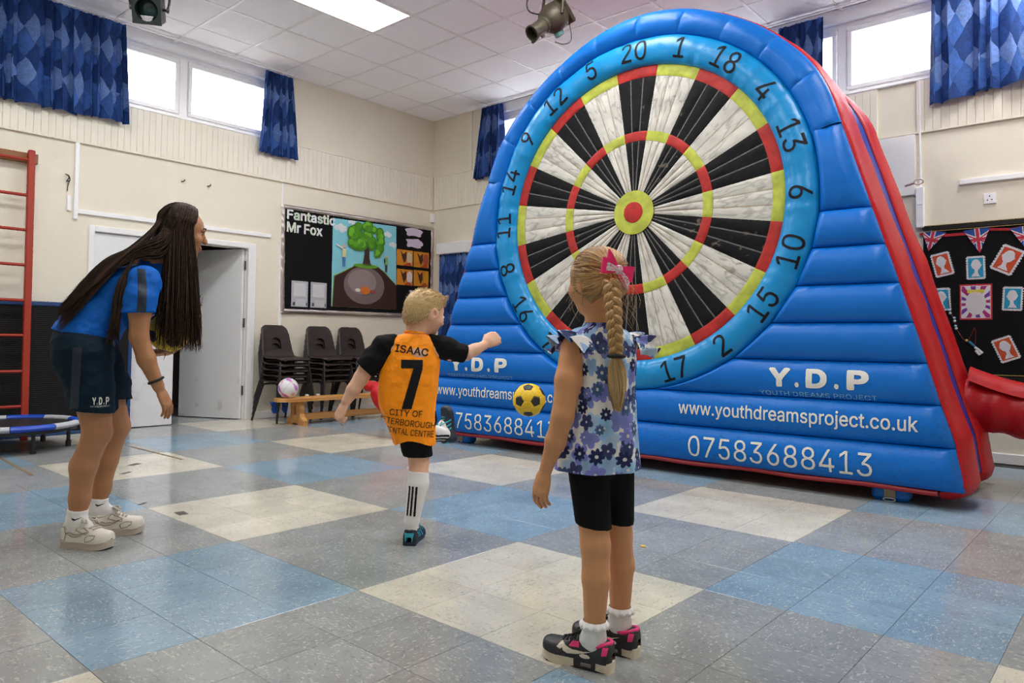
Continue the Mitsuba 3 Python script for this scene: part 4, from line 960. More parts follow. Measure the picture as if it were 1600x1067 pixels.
for s_ in (-1, 1): put('knob', lan(cat([rod((s_ * .11, 0, 0), (s_ * .16, 0, 0), .012, 8), rod((s_ * .14, 0, -.0), (s_ * .155, 0, 0), .024, 8)]), 'mat_black_metal', smooth=30), k)
put('yoke', mikit.ply(cat([tube(curve([C0 + sx * .15, C0 + sx * .15 + [0, 0, .12], C0 + [0, 0, .17], C0 - sx * .15 + [0, 0, .12], C0 - sx * .15], 6), .010, 8), rod(C0 + [0, 0, .165], [C0[0], C0[1], ZC + .004], .014, 8)]), 'mat_black_metal', smooth=40), k)
k = thing('stage_spotlight', 'old brown profile spotlight hanging from the ceiling above the inflatable', 'stage light')
C1 = np.array([3.06, 1.50, 3.575]); f_, r_, u_ = fwd, rgt, upv
ax = -r_ * .66 - u_ * .62 - f_ * .42; ax /= np.linalg.norm(ax)
e1 = np.cross(ax, [0, 0, 1]); e1 /= np.linalg.norm(e1); e2 = np.cross(e1, ax)
MS = np.eye(4); MS[:3, 0], MS[:3, 1], MS[:3, 2], MS[:3, 3] = e1, ax, e2, C1          # local +y along the beam
def spt(m, mm, **kw): return moved(mikit.ply(m, mm, **kw), MS)
def lathe(prof, n=28):
    pf = np.array(prof, float); a = np.linspace(0, 2 * PI, n + 1)
    P = np.stack([pf[:, None, 0] * np.cos(a), np.broadcast_to(pf[:, None, 1], (len(pf), n + 1)), pf[:, None, 0] * np.sin(a)], -1); return grid_mesh(P)
put('lamp_house', spt(lathe([(.001, -.09), (.105, -.09), (.118, -.07), (.118, -.05), (.122, .0), (.105, .06), (.07, .09), (.062, .10)]), 'mat_lantern_brown', smooth=40), k)
put('lens_tube', spt(lathe([(.064, .08), (.068, .11), (.066, .125), (.060, .13), (.060, .245), (.068, .25), (.068, .27), (.055, .27), (.05, .20), (.001, .20)]), 'mat_lantern_brown', smooth=40), k)
put('rear_plate', spt(cat([bx(-.115, .115, -.125, -.09, -.115, .115, .012)]), 'mat_lantern_brown'), k)
for s_ in (-1, 1):
    for j in range(4): put('vent_slot', spt(bx(-.035 + .0 * s_, .035, -.1275, -.124, s_ * .06 - .03 + .018 * j, s_ * .06 - .022 + .018 * j), 'mat_black_metal'), k)
put('gel', spt(cat([bx(-.035, .035, -.02, .05, -.150, -.105, .01)]), paint((.12, .30, .27), .3)), k, 'pale green block under the lamp house')
for s_ in (-1, 1): put('runner', spt(bx(s_ * .066 - .01, s_ * .066 + .01, .22, .255, -.075, -.05, .003), 'mat_lantern_brown'), k)
yk = curve([C1 + e1 * .13, C1 + e1 * .14 + [0, 0, .12], C1 + e1 * .10 + [0, 0, .24], C1 + [0, 0, .27], C1 - e1 * .10 + [0, 0, .24], C1 - e1 * .14 + [0, 0, .12], C1 - e1 * .13], 6)
put('yoke', mikit.ply(cat([tube(yk, .012, 8), rod(C1 + [0, 0, .265], [C1[0], C1[1], ZC + .004], .016, 8)]), 'mat_lantern_brown', smooth=40), k)
put('cable', mikit.ply(cat([tube(curve([C1 + e1 * .05 - ax * .09, C1 - r_ * .19 + [0, 0, .06], C1 - r_ * .20 + [0, 0, .20], C1 - r_ * .12 + [0, 0, .34], [C1[0] - .05, C1[1], ZC]], 8), .006, 6),
                            tube(curve([C1 - ax * .12 + r_ * .06 - u_ * .06, C1 + r_ * .155 - u_ * .17, C1 + r_ * .09 - u_ * .21, C1 + r_ * .02 - u_ * .19], 8), .004, 6)]), 'mat_black_plastic', smooth=True), k, kind='stuff')
# marks on the floor
def floor_strip(name, label, cat_, a, b, w, c, z=.0012):
    a, b = np.array(a), np.array(b); d = (b - a) / np.linalg.norm(b - a); n = np.array([-d[1], d[0]]) * w / 2
    m = slab_poly(Polygon([a - n, b - n, b + n, a + n]), .0001, z); k = thing(name, label, cat_); scene[k] = mikit.ply(m, paint(c)); return k
k0 = floor_strip('tape_patch', 'dark grey tape patch on the corner of a cream tile block', 'tape', (.05, 1.57), (.098, 1.565), .075, (.07, .065, .06))
floor_strip('tape_patch', 'small dark tape mark just left of the cream block, behind the larger patch', 'tape', (.0, 1.905), (.05, 1.94), .020, (.08, .075, .065))
floor_strip('tape_patch', 'small dark tape mark on the far cream block behind the woman, farther of two', 'tape', (.45, 3.17), (.53, 3.22), .05, (.10, .095, .09))
floor_strip('tape_patch', 'small dark tape mark on the far cream block behind the woman, nearer of two', 'tape', (.28, 2.88), (.36, 2.93), .03, (.12, .11, .10))
floor_strip('metal_strip', 'thin brown metal strip let into the floor in front of the double door', 'floor strip', (.81, 4.087), (.826, 3.174), .022, (.16, .115, .07))
floor_strip('metal_strip', 'thin brown metal strip let into the floor at the left by the trampoline', 'floor strip', (-.085, 4.3), (-.14, 3.21), .022, (.16, .115, .07))
floor_strip('paper_flake', 'tiny yellow flake lying on the grey tiles right of the girl', 'flake', (1.225, -.455), (1.25, -.435), .02, (.45, .33, .10), .004)
# ================================================================ people: bodies as one smooth surface from blended bones
class Body:
    """A signed field on a grid: tapered bones and ellipsoids, blended."""
    def __init__(self, lo, hi, h):
        self.lo, self.h = np.array(lo, float), h
        self.n = np.ceil((np.array(hi) - self.lo) / h).astype(int) + 1
        self.F = np.full(self.n, 0.2, np.float32)
    def _block(self, lo, hi, pad):
        a = np.clip(np.floor((np.array(lo) - pad - self.lo) / self.h).astype(int), 0, self.n)
        b = np.clip(np.ceil((np.array(hi) + pad - self.lo) / self.h).astype(int) + 1, 0, self.n)
        sl = tuple(slice(i, j) for i, j in zip(a, b))
        g = [(self.lo[k] + self.h * np.arange(a[k], b[k])).astype(np.float32) for k in range(3)]
        return sl, g[0][:, None, None], g[1][None, :, None], g[2][None, None, :]
    def _join(self, sl, d, k):
        f = self.F[sl]
        if k > 0:
            m = np.maximum(k - np.abs(f - d), 0) / k
            self.F[sl] = np.minimum(f, d) - m * m * k * .25
        else:
            self.F[sl] = np.minimum(f, d)
    def bone(self, a, b, ra, rb, k=.02, flat=None, cut=False):
        """flat: (direction, factor) squashes the bone along a direction."""
        a, b = np.array(a, float), np.array(b, float); R = max(ra, rb) * (1 if flat is None else max(1, flat[1] if len(flat) > 1 else 1))
        sl, X, Y, Z = self._block(np.minimum(a, b) - R, np.maximum(a, b) + R, k + 3 * self.h)
        ab = b - a; L2 = ab @ ab + 1e-12
        px, py, pz = X - a[0], Y - a[1], Z - a[2]
        t = np.clip((px * ab[0] + py * ab[1] + pz * ab[2]) / L2, 0, 1)
        dx, dy, dz = px - ab[0] * t, py - ab[1] * t, pz - ab[2] * t
        if flat is not None:
            u = np.array(flat[0], float); u /= np.linalg.norm(u); s = (dx * u[0] + dy * u[1] + dz * u[2]) * (1 / flat[1] - 1)
            dx, dy, dz = dx + s * u[0], dy + s * u[1], dz + s * u[2]
        d = np.sqrt(dx * dx + dy * dy + dz * dz) - (ra + (rb - ra) * t)
        if cut:
            L = math.sqrt(L2); s = (px * ab[0] + py * ab[1] + pz * ab[2]) / L; d = np.maximum(d, np.maximum(-s, s - L))
        self._join(sl, d, k); return self
    def chain(self, pts, k=.02, **kw):
        for (a, ra), (b, rb) in zip(pts, pts[1:]): self.bone(a, b, ra, rb, k, **kw)
        return self
    def ball(self, c, r, k=.02, axes=None):
        """Ellipsoid of radii r along the rows of axes."""
        c, r = np.array(c, float), np.broadcast_to(np.array(r, float), (3,)); R = r.max()
        sl, X, Y, Z = self._block(c - R, c + R, k + 3 * self.h)
        p = (X - c[0], Y - c[1], Z - c[2])
        A = np.eye(3) if axes is None else np.array(axes, float)
        q = [p[0] * A[i, 0] + p[1] * A[i, 1] + p[2] * A[i, 2] for i in range(3)]
        k0 = np.sqrt(sum((q[i] / r[i]) ** 2 for i in range(3))); k1 = np.sqrt(sum((q[i] / r[i] ** 2) ** 2 for i in range(3))) + 1e-9
        self._join(sl, (k0 * (k0 - 1) / k1).astype(np.float32), k); return self
    def carve(self, c, r, k=.01):
        c, r = np.array(c, float), np.broadcast_to(np.array(r, float), (3,)); R = r.max()
        sl, X, Y, Z = self._block(c - R, c + R, k + 3 * self.h)
        q = ((X - c[0]) / r[0], (Y - c[1]) / r[1], (Z - c[2]) / r[2]); k0 = np.sqrt(sum(v * v for v in q)); d = -((k0 - 1) * r.min())
        f = self.F[sl]; m = np.maximum(k - np.abs(f - d), 0) / k; self.F[sl] = np.maximum(f, d) + m * m * k * .25; return self
    def below(self, p, n):
        """Keeps the side of the plane that the normal points away from."""
        X, Y, Z = [self.lo[k] + self.h * np.arange(self.n[k]) for k in range(3)]
        n = np.array(n, float); n /= np.linalg.norm(n)
        d = (X[:, None, None] - p[0]) * n[0] + (Y[None, :, None] - p[1]) * n[1] + (Z[None, None, :] - p[2]) * n[2]
        self.F = np.maximum(self.F, d.astype(np.float32)); return self
    def ripple(self, fn):
        X, Y, Z = [(self.lo[k] + self.h * np.arange(self.n[k])).astype(np.float32) for k in range(3)]
        near = np.abs(self.F) < .03
        i = np.nonzero(near); P = np.stack([X[i[0]], Y[i[1]], Z[i[2]]], -1)
        self.F[i] += fn(P).astype(np.float32); return self
    def mesh(self, smooth=6):
        F, h = self.F, self.h; inside = F < 0; n = F.shape
        c = np.zeros(tuple(s - 1 for s in n), np.uint8)
        for a in (0, 1):
            for b in (0, 1):
                for d in (0, 1): c += inside[a:n[0] - 1 + a, b:n[1] - 1 + b, d:n[2] - 1 + d]
        cell = np.nonzero((c > 0) & (c < 8)); idx = np.full(c.shape, -1, np.int64); idx[cell] = np.arange(len(cell[0]))
        acc = np.zeros((len(cell[0]), 3)); cnt = np.zeros(len(cell[0]))
        I = np.stack(cell, -1)
        cor = np.array([[a, b, d] for a in (0, 1) for b in (0, 1) for d in (0, 1)])
        for u in range(8):
            for ax in range(3):
                if cor[u][ax]: continue
                v = cor[u].copy(); v[ax] = 1
                fu = F[tuple((I + cor[u]).T)]; fv = F[tuple((I + v).T)]; m = (fu < 0) != (fv < 0)
                t = np.where(m, fu / (fu - fv + 1e-20), 0); p = cor[u] + 0.0; q = np.repeat(p[None], len(I), 0); q[:, ax] += t
                acc += q * m[:, None]; cnt += m
        V = self.lo + h * (I + acc / cnt[:, None])
        faces = []
        for ax in range(3):
            s1 = [slice(None)] * 3; s2 = [slice(None)] * 3; s1[ax] = slice(0, -1); s2[ax] = slice(1, None)
            cr = inside[tuple(s1)] != inside[tuple(s2)]
            e = np.stack(np.nonzero(cr), -1); o = [k for k in range(3) if k != ax]
            ok = (e[:, o[0]] > 0) & (e[:, o[1]] > 0) & (e[:, o[0]] < n[o[0]] - 1) & (e[:, o[1]] < n[o[1]] - 1); e = e[ok]
            def at(d0, d1):
                g = e.copy(); g[:, o[0]] += d0; g[:, o[1]] += d1; return idx[tuple(g.T)]
            q = np.stack([at(-1, -1), at(0, -1), at(0, 0), at(-1, 0)], -1)
            fl = inside[tuple(e.T)]; 
            if ax == 1: fl = ~fl
            q[~fl] = q[~fl][:, ::-1]; faces.append(q)
        q = np.vstack(faces)
        m = trimesh.Trimesh(V, np.vstack([q[:, [0, 1, 2]], q[:, [0, 2, 3]]]), process=False)
        if smooth: trimesh.smoothing.filter_taubin(m, iterations=smooth)
        return m

def hand(B, wrist, d, palm_n, thumb, s=1.0, curl=.35, spread=1.0, k=.004):
    """Palm and five fingers. d: along the hand, palm_n: out of the palm, thumb: to the thumb side; s = hand length / 0.18 m."""
    d = np.array(d, float); d /= np.linalg.norm(d); pn = np.array(palm_n, float); pn -= d * (pn @ d); pn /= np.linalg.norm(pn)
    th = np.cross(pn, d) if np.cross(pn, d) @ np.array(thumb, float) > 0 else -np.cross(pn, d)
    w = np.array(wrist, float)
    B.bone(w, w + d * .045 * s, .023 * s, .029 * s, .012 * s, flat=(pn, .62))
    B.bone(w + d * .045 * s - th * .010 * s, w + d * .088 * s - th * .012 * s, .025 * s, .022 * s, .012 * s, flat=(pn, .55))
    B.bone(w + d * .045 * s + th * .012 * s, w + d * .088 * s + th * .014 * s, .025 * s, .022 * s, .012 * s, flat=(pn, .55))
    for i, (off, L) in enumerate(((.031, .068), (.011, .076), (-.010, .070), (-.030, .056))):
        p = w + d * (.092 - .004 * abs(i - 1.2)) * s + th * off * s; a = curl * (1 + .12 * i); r = .0088 * s
        dirs = d + th * off * 1.6 * spread
        dirs /= np.linalg.norm(dirs)
        B.bone(p - dirs * .03 * s, p, r * 1.1, r * 1.1, k)
        B.last = getattr(B, 'last', []) + [(p, p + (dirs * math.cos(a * .6) + pn * math.sin(a * .6)) * L * .42 * s)]
        for j, f in enumerate((.42, .33, .25)):
            ang = a * (j + .6); v = dirs * math.cos(ang) + pn * math.sin(ang); q = p + v * L * f * s
            B.bone(p, q, r * (1 - .08 * j), r * (.92 - .10 * j), k); p = q
    t0 = w + d * .028 * s + th * .022 * s + pn * .006 * s
    v1 = d * .62 + th * .62 + pn * .35; v1 /= np.linalg.norm(v1); v2 = d * .9 + th * .12 + pn * .40; v2 /= np.linalg.norm(v2)
    t1 = t0 + v1 * .036 * s; t2 = t1 + v2 * .028 * s; t3 = t2 + v2 * .024 * s
    B.bone(t0, t1, .015 * s, .0115 * s, .010 * s); B.bone(t1, t2, .0112 * s, .0100 * s, k); B.bone(t2, t3, .0100 * s, .0080 * s, k)

def fine_hand(fore, r0, wrist, r1, *args, **kw):
    """A hand at a finer grid, with the last stretch of the forearm it grows out of."""
    fore, w = np.array(fore, float), np.array(wrist, float); s = args[3]; f = w + (fore - w) * min(.045 / np.linalg.norm(fore - w), 1)
    rf = r1 + (r0 - r1) * np.linalg.norm(f - w) / np.linalg.norm(fore - w)
    H_ = Body(np.minimum(f, w) - .20 * s - .02, np.maximum(f, w) + .20 * s + .02, .0027 * s)
    global last_hand; last_hand = H_
    H_.bone(f, w, rf * .985, r1 * .99, .004); hand(H_, w, *args, k=.0032 * s, **kw); return H_.mesh(1)

def loft(rings, nseg=72, wave=None, closed_top=False):
    """rings: (centre x, y, z, half width a, half depth b, direction of a in degrees, power); wave(angle, t) -> radial factor. Gives mesh and uv in metres."""
    R = np.array(rings, float); m = 10
    t = np.linspace(0, len(R) - 1, (len(R) - 1) * m + 1)
    from scipy.interpolate import PchipInterpolator
    Q = PchipInterpolator(np.arange(len(R)), R, axis=0)(t)
    a = np.linspace(0, 2 * PI, nseg + 1); ca, sa = np.cos(a), np.sin(a)
    P = np.zeros((len(t), nseg + 1, 3)); uv = np.zeros((len(t), nseg + 1, 2))
    for i, q in enumerate(Q):
        e = 2 / q[6]; x = np.sign(ca) * np.abs(ca) ** e * q[3]; y = np.sign(sa) * np.abs(sa) ** e * q[4]
        if wave is not None:
            f = wave(a, i / (len(t) - 1.0)); x, y = x * f, y * f
        c, s = math.cos(math.radians(q[5])), math.sin(math.radians(q[5]))
        P[i, :, 0] = q[0] + x * c - y * s; P[i, :, 1] = q[1] + x * s + y * c; P[i, :, 2] = q[2]
        uv[i, :, 0] = a * .11; uv[i, :, 1] = q[2]
    return P, uv

def frame_of(origin, X, Y):
    M = np.eye(4); M[:2, 0], M[:2, 1], M[:2, 3] = X, Y, origin; return M

def strands(paths, r, colors, seed, sides=4):
    """Hair: every path a thin tapering tube; vertex colours."""
    rng = np.random.default_rng(seed); V, F, Cc, at = [], [], [], 0
    for p in paths:
        n = len(p); rr = r * np.interp(np.linspace(0, 1, n), [0, .08, .8, 1], [.6, 1, .9, .25]) * rng.uniform(.7, 1.2)
        t = np.gradient(p, axis=0); t /= np.linalg.norm(t, axis=1, keepdims=True) + 1e-9
        a = np.cross(t, [.31, .52, .79]); a /= np.linalg.norm(a, axis=1, keepdims=True) + 1e-9; b = np.cross(t, a)
        an = np.arange(sides) * 2 * PI / sides
        v = p[:, None] + rr[:, None, None] * (np.cos(an)[None, :, None] * a[:, None] + np.sin(an)[None, :, None] * b[:, None])
        i, j = np.meshgrid(np.arange(n - 1), np.arange(sides), indexing='ij'); j2 = (j + 1) % sides
        q = np.stack([i * sides + j, i * sides + j2, (i + 1) * sides + j2, (i + 1) * sides + j], -1).reshape(-1, 4) + at
        V.append(v.reshape(-1, 3)); F += [q[:, [0, 1, 2]], q[:, [0, 2, 3]]]; at += n * sides
        c = np.array(colors[rng.integers(len(colors))]) * rng.uniform(.75, 1.25); Cc.append(np.repeat(c[None], n * sides, 0))
    return trimesh.Trimesh(np.vstack(V), np.vstack(F), process=False), np.clip(np.vstack(Cc), 0, 1)

def project_print(poly, P_at, surf, direction, edge=.012, lift=.0025):
    """Lays lettering on a garment: P_at(x, y) gives points in front of it, the ray along direction finds the cloth."""
    g = flat_mesh(poly, edge); o = P_at(g.vertices[:, 0], g.vertices[:, 1]); d = np.repeat(np.array(direction, float)[None], len(o), 0)
    loc, ri, _ = trimesh.ray.ray_triangle.RayMeshIntersector(surf).intersects_location(o, d, multiple_hits=False)
    v = np.full(o.shape, np.nan); v[ri] = loc - d[ri] * lift
    ok = ~np.isnan(v).any(1); f = g.faces[ok[g.faces].all(1)]
    m = trimesh.Trimesh(np.nan_to_num(v), f, process=False); m.remove_unreferenced_vertices(); return m

def skin_tex(c, red):
    def fn(p, n, uv):
        k = fbm(p.x * 14, p.y * 14, p.z * 14, 3)
        return mix(C3(*c) * (.88 + .24 * k), C3(*red), .22 * smoothstep(.5, .8, fbm(p.x * 5 + 9, p.y * 5, p.z * 5, 2)))
    return fn
mat('skin_girl', mikit.proc(skin_tex((.56, .265, .125), (.52, .19, .10))), .5, .35)
mat('skin_boy', mikit.proc(skin_tex((.66, .38, .26), (.64, .28, .20))), .5, .35)
mat('skin_woman', mikit.proc(skin_tex((.37, .170, .078), (.34, .13, .065))), .48, .4)
mat('hair', VC, .38, .5); mat('hair_dark', VC, .55, .12)
def weave(p, n, uv): return fbm(p.x * 25, p.y * 25, p.z * 25, 3)
wb = mikit.proc(weave, 2e-3)
mat('cloth_black_knit', (.005, .005, .006), .8, .15, bump=wb, bump_scale=.006)
mat('cloth_navy', (.002, .013, .026), .75, .18, bump=wb, bump_scale=.012)
mat('cloth_blue', (.003, .105, .46), .65, .2, bump=wb, bump_scale=.010)
mat('cloth_navy_stripe', (.004, .013, .03), .6)
mat('cloth_orange', (.97, .29, .002), .6, .3, bump=wb, bump_scale=.014)
mat('sock_white', (.72, .71, .70), .85, .2, bump=wb, bump_scale=.003)
mat('shoe_cream', (.64, .60, .53), .5); mat('shoe_sole', (.46, .40, .33), .6); mat('shoe_black', (.012, .012, .014), .45); mat('shoe_pink', (.72, .03, .17), .5)
mat('air_grey', (.16, .13, .12), .3); mat('shoe_lace', (.46, .42, .36), .8); mat('lace_black', (.012, .012, .012), .8); mat('shoe_teal', (.02, .33, .42), .45); mat('shoe_navy', (.006, .014, .03), .45); mat('shoe_white', (.60, .53, .42), .5)
mat('eye_white', (.75, .74, .72), .2); mat('eye_dark', (.02, .012, .008), .15); mat('brow', (.02, .012, .009), .7); mat('lips', (.42, .12, .09), .45)

def shoe(k, M, L, W_, parts, flip=1, ankle_h=.075, name='shoe'):
    """A trainer along +x from the heel at 0 to the toe at L, sole on z = 0. parts: materials."""
    sole_pts = np.array([(0.02, -.36), (.10, -.40), (.35, -.38), (.60, -.46), (.80, -.48), (.93, -.36), (1.0, -.05), (.97, .22), (.85, .40), (.65, .42), (.35, .33), (.10, .38), (.02, .34), (-.005, 0)]) * [L, W_]
    sole_pts[:, 1] *= flip
    out = Polygon(curve(np.vstack([sole_pts, sole_pts[:1]]), 5)).buffer(0)
    def up(poly, z0, z1, spring=True):
        m = slab_poly(poly, z0, z1); v, f = trimesh.remesh.subdivide_to_size(m.vertices, m.faces, .02, max_iter=8); m = trimesh.Trimesh(v, f, process=True)
        m.vertices[:, 2] += .010 * np.clip((m.vertices[:, 0] / L - .72) / .28, 0, 1) ** 2; return m
    sk = put(name, moved(mikit.ply(up(out, .0, .024 if 'thick' not in parts else parts['thick']), parts['sole'], smooth=35), M), k)
    z0 = parts.get('thick', .024) - .004
    U = [0, .015, .05, .12, .22, .33, .41, .50, .60, .70, .80, .90, .965, 1.0]
    Tp = np.array([.45, .80, .96, .93, .86, .86, 1.06, .98, .82, .68, .60, .53, .40, .10]) * (ankle_h - z0) + z0
    Wd = np.array([.30, .58, .78, .86, .80, .76, .76, .82, .90, .97, 1.0, .88, .58, .12]) * W_ * .5
    Cy = np.array([0, 0, 0, 0, 0, .01, .01, 0, -.02, -.03, -.04, -.04, -.03, -.03]) * W_ * flip
    from scipy.interpolate import PchipInterpolator as PI_
    u = np.r_[np.linspace(0, .1, 8)[:-1], np.linspace(.1, .9, 34), np.linspace(.9, 1, 10)[1:]]
    tp, wd, cy = PI_(U, Tp)(u), PI_(U, Wd)(u), PI_(U, Cy)(u); a = np.linspace(0, PI, 25); ca, sa = np.cos(a), np.sin(a)
    P = np.zeros((len(u), 25, 3)); sq = np.interp(u, [0, .36, .5, 1], [.55, .60, .85, .80])[:, None]
    P[..., 0] = (u * L)[:, None]; P[..., 1] = cy[:, None] + wd[:, None] * np.sign(ca) * np.abs(ca)[None] ** np.interp(u, [0, .4, .6, 1], [.55, .7, .9, .75])[:, None]; P[..., 2] = z0 + (tp - z0)[:, None] * sa[None] ** sq
    P[..., 2] += .010 * np.clip((P[..., 0] / L - .72) / .28, 0, 1) ** 2
    up_m = grid_mesh(P); 
    if up_m.face_normals[np.argmax(up_m.triangles_center[:, 2])][2] < 0: up_m.invert()
    put('upper', moved(mikit.ply(up_m, parts['upper'], smooth=True), M), sk)
    def ridge(uu, y=0.0):
        t_, w_, c_ = PI_(U, Tp)(uu), PI_(U, Wd)(uu), PI_(U, Cy)(uu); q_ = min(abs(y) / w_, 1)
        return (uu * L, c_ + y, z0 + (t_ - z0) * (1 - q_ ** 2.4) ** .42 + .010 * max((uu - .72) / .28, 0) ** 2)
    lac = []
    for n_ in range(5):
        uu = .44 + .058 * n_; hw = W_ * .24
        lac.append(tube(curve([np.array(ridge(uu, -hw)) + [0, 0, .001], np.array(ridge(uu + .02, 0)) + [0, 0, .004], np.array(ridge(uu + .005, hw)) + [0, 0, .001]], 6), parts.get('lace_r', .003), 6))
    for sd in (-1, 1):
        k0 = np.array(ridge(.43, 0)) + [0, 0, .008]; lac.append(tube(curve([k0, k0 + [L * .02, sd * W_ * .20, .005], k0 + [L * .10, sd * W_ * .36, -.004], k0 + [L * .12, sd * W_ * .22, -.008], k0 + [L * .01, sd * .004, .002]], 6), parts.get('lace_r', .003) * .85, 6))
        lac.append(tube(curve([k0, k0 + [L * .05, sd * W_ * .32, -.004], k0 + [L * .12, sd * W_ * .50, -.028]], 6), parts.get('lace_r', .003) * .85, 6))
    put('laces', moved(mikit.ply(cat(lac), parts['lace'], smooth=True), M), sk, kind='stuff')
    cl = []
    for t in np.linspace(0, 2 * PI, 30, endpoint=False):
        uu = .03 + .35 * (.5 - .5 * math.cos(t)); cl.append((uu * L, PI_(U, Cy)(uu) + PI_(U, Wd)(uu) * .80 * math.sin(t), PI_(U, Tp)(uu) - .003 * math.sin(t) ** 2 * 2))
    put('collar', moved(mikit.ply(tube(cl, .0055, 8, closed=True), parts['collar'], smooth=True), M), sk, parts.get('collar_label'))
    return sk, up_m

# ---------------------------------------------------------------- the girl
GM = frame_of((.13, -.95), (.5522, -.8337), (.8337, .5522))
def gp(m, mm, **kw): return moved(mikit.ply(m, mm, **kw), GM)
g = thing('person', 'girl with a long plait in blue flowered top and black shorts, seen from behind', 'person', 'players in the hall')
labels[g].pop('group')
f_g = np.array([-.64, .77, 0]); r_g = np.array([.77, .64, 0])            # where she faces, her right
B = Body((-.24, -.20, .0), (.22, .26, 1.21), .0042)
Lk = dict(hip=(-.036, -.020, .56), knee=(-.012, -.05, .335), calf=(-.010, -.055, .245), ank=(-.014, -.06, .085))
Rk = dict(hip=(.038, .04, .56), knee=(.052, .05, .345), calf=(.062, .055, .255), ank=(.060, .06, .085))
for q in (Lk, Rk):
    B.chain([(q['hip'], .054), (q['knee'], .0405)], .02); B.chain([(q['knee'], .040), (q['calf'], .0395)], .015); B.bone(q['calf'], q['ank'], .0385, .0265, .01)
    a = np.array(q['ank']); B.bone(a, a + [-.07, .026, -.050], .022, .014, .015); B.bone(a, a + [.012, -.004, -.045], .023, .020, .015)
B.ball((0, .01, .60), (.080, .070, .085), .03, [r_g, f_g, [0, 0, 1]]); B.ball((0, .01, .72), (.088, .068, .11), .05, [r_g, f_g, [0, 0, 1]]); B.ball((-.003, .012, .84), (.098, .072, .11), .05, [r_g, f_g, [0, 0, 1]])
shL, shR = np.array([-.080, -.052, .900]), np.array([.068, .072, .900])
B.bone(shL + [.02, .012, -.004], shR - [.02, .012, .004], .036, .036, .03)
B.chain([((-.006, .012, .91), .040), ((-.010, .012, .965), .035), ((-.012, .015, 1.02), .038)], .02)
B.chain([(shL + [0, 0, -.008], .037), ((-.092, -.082, .80), .0365), ((-.106, -.10, .700), .031)], .015); B.chain([((-.106, -.10, .70), .0305), ((-.125, -.095, .63), .0285), ((-.150, -.085, .556), .0185)], .012)
hands_g = [fine_hand((-.125, -.095, .63), .0285, (-.151, -.084, .553), .0185, (-.24, .0, -1), (.62, .70, -.1), (-.6, .6, 0), .76, .34, .35)]
B.chain([(shR + [0, 0, -.008], .036), ((.055, .135, .80), .034), ((.025, .185, .70), .030)], .015); B.chain([((.025, .185, .70), .030), ((.0, .215, .63), .024), ((-.02, .215, .60), .018)], .012)
hands_g.append(fine_hand((.0, .215, .63), .024, (-.02, .215, .598), .018, (-.8, -.1, -.5), (0, -1, 0), (0, 0, 1), .66, .5))
HC = np.array([-.012, .018, 1.087]); hf = np.array([-.68, .72, -.10]); hf /= np.linalg.norm(hf); hr = np.cross(hf, [0, 0, 1]); hr /= np.linalg.norm(hr); hu = np.cross(hr, hf); HA = [hf, hr, hu]
def hp(f, r, u): return HC + hf * f + hr * r + hu * u
B.ball(HC + hu * .012, (.090, .074, .080), .01, HA); B.ball(hp(.025, 0, -.035), (.062, .056, .062), .02, HA); B.bone(hp(.05, 0, -.072), hp(.058, 0, -.070), .022, .020, .02)
B.bone(hp(.082, 0, .0), hp(.098, 0, -.022), .008, .011, .008)
for s in (-1, 1):
    B.ball(hp(-.004, s * .074, -.012), (.017, .007, .026), .006, HA); B.ball(hp(.060, s * .033, -.022), (.022, .022, .02), .02, HA)
body_g = cat([B.mesh()] + hands_g); put('body', gp(body_g, 'mat_skin_girl', smooth=True), g)
for s in (-1, 1):
    e = trimesh.creation.icosphere(2, .010); e.apply_translation(hp(.079, s * .030, .004)); put('eye', gp(e, 'mat_eye_white', smooth=True), g)
    e = trimesh.creation.icosphere(2, .006); e.apply_translation(hp(.0845, s * .030, .004)); put('iris', gp(e, 'mat_eye_dark', smooth=True), g)
put('lips', gp(tube([hp(.079, -.017, -.051), hp(.088, 0, -.050), hp(.079, .017, -.051)], [.003, .006, .003], 8), 'mat_lips', smooth=True), g)
# cycling shorts
B = Body((-.17, -.17, .33), (.17, .20, .66), .0045)
for q, z in ((Lk, .378), (Rk, .392)):
    h0, k0 = np.array(q['hip']), np.array(q['knee']); t = (h0[2] - z) / (h0[2] - k0[2]); B.bone(h0, h0 + (k0 - h0) * t, .060, .050, .012, cut=False)
B.ball((0, .01, .60), (.086, .076, .085), .03, [r_g, f_g, [0, 0, 1]])
B.below((0, 0, .650), (0, 0, 1)); B.below((0, 0, .386), (-.12, 0, -1))
put('shorts', gp(B.mesh(), 'mat_cloth_black_knit', smooth=True), g, 'black cycling shorts')
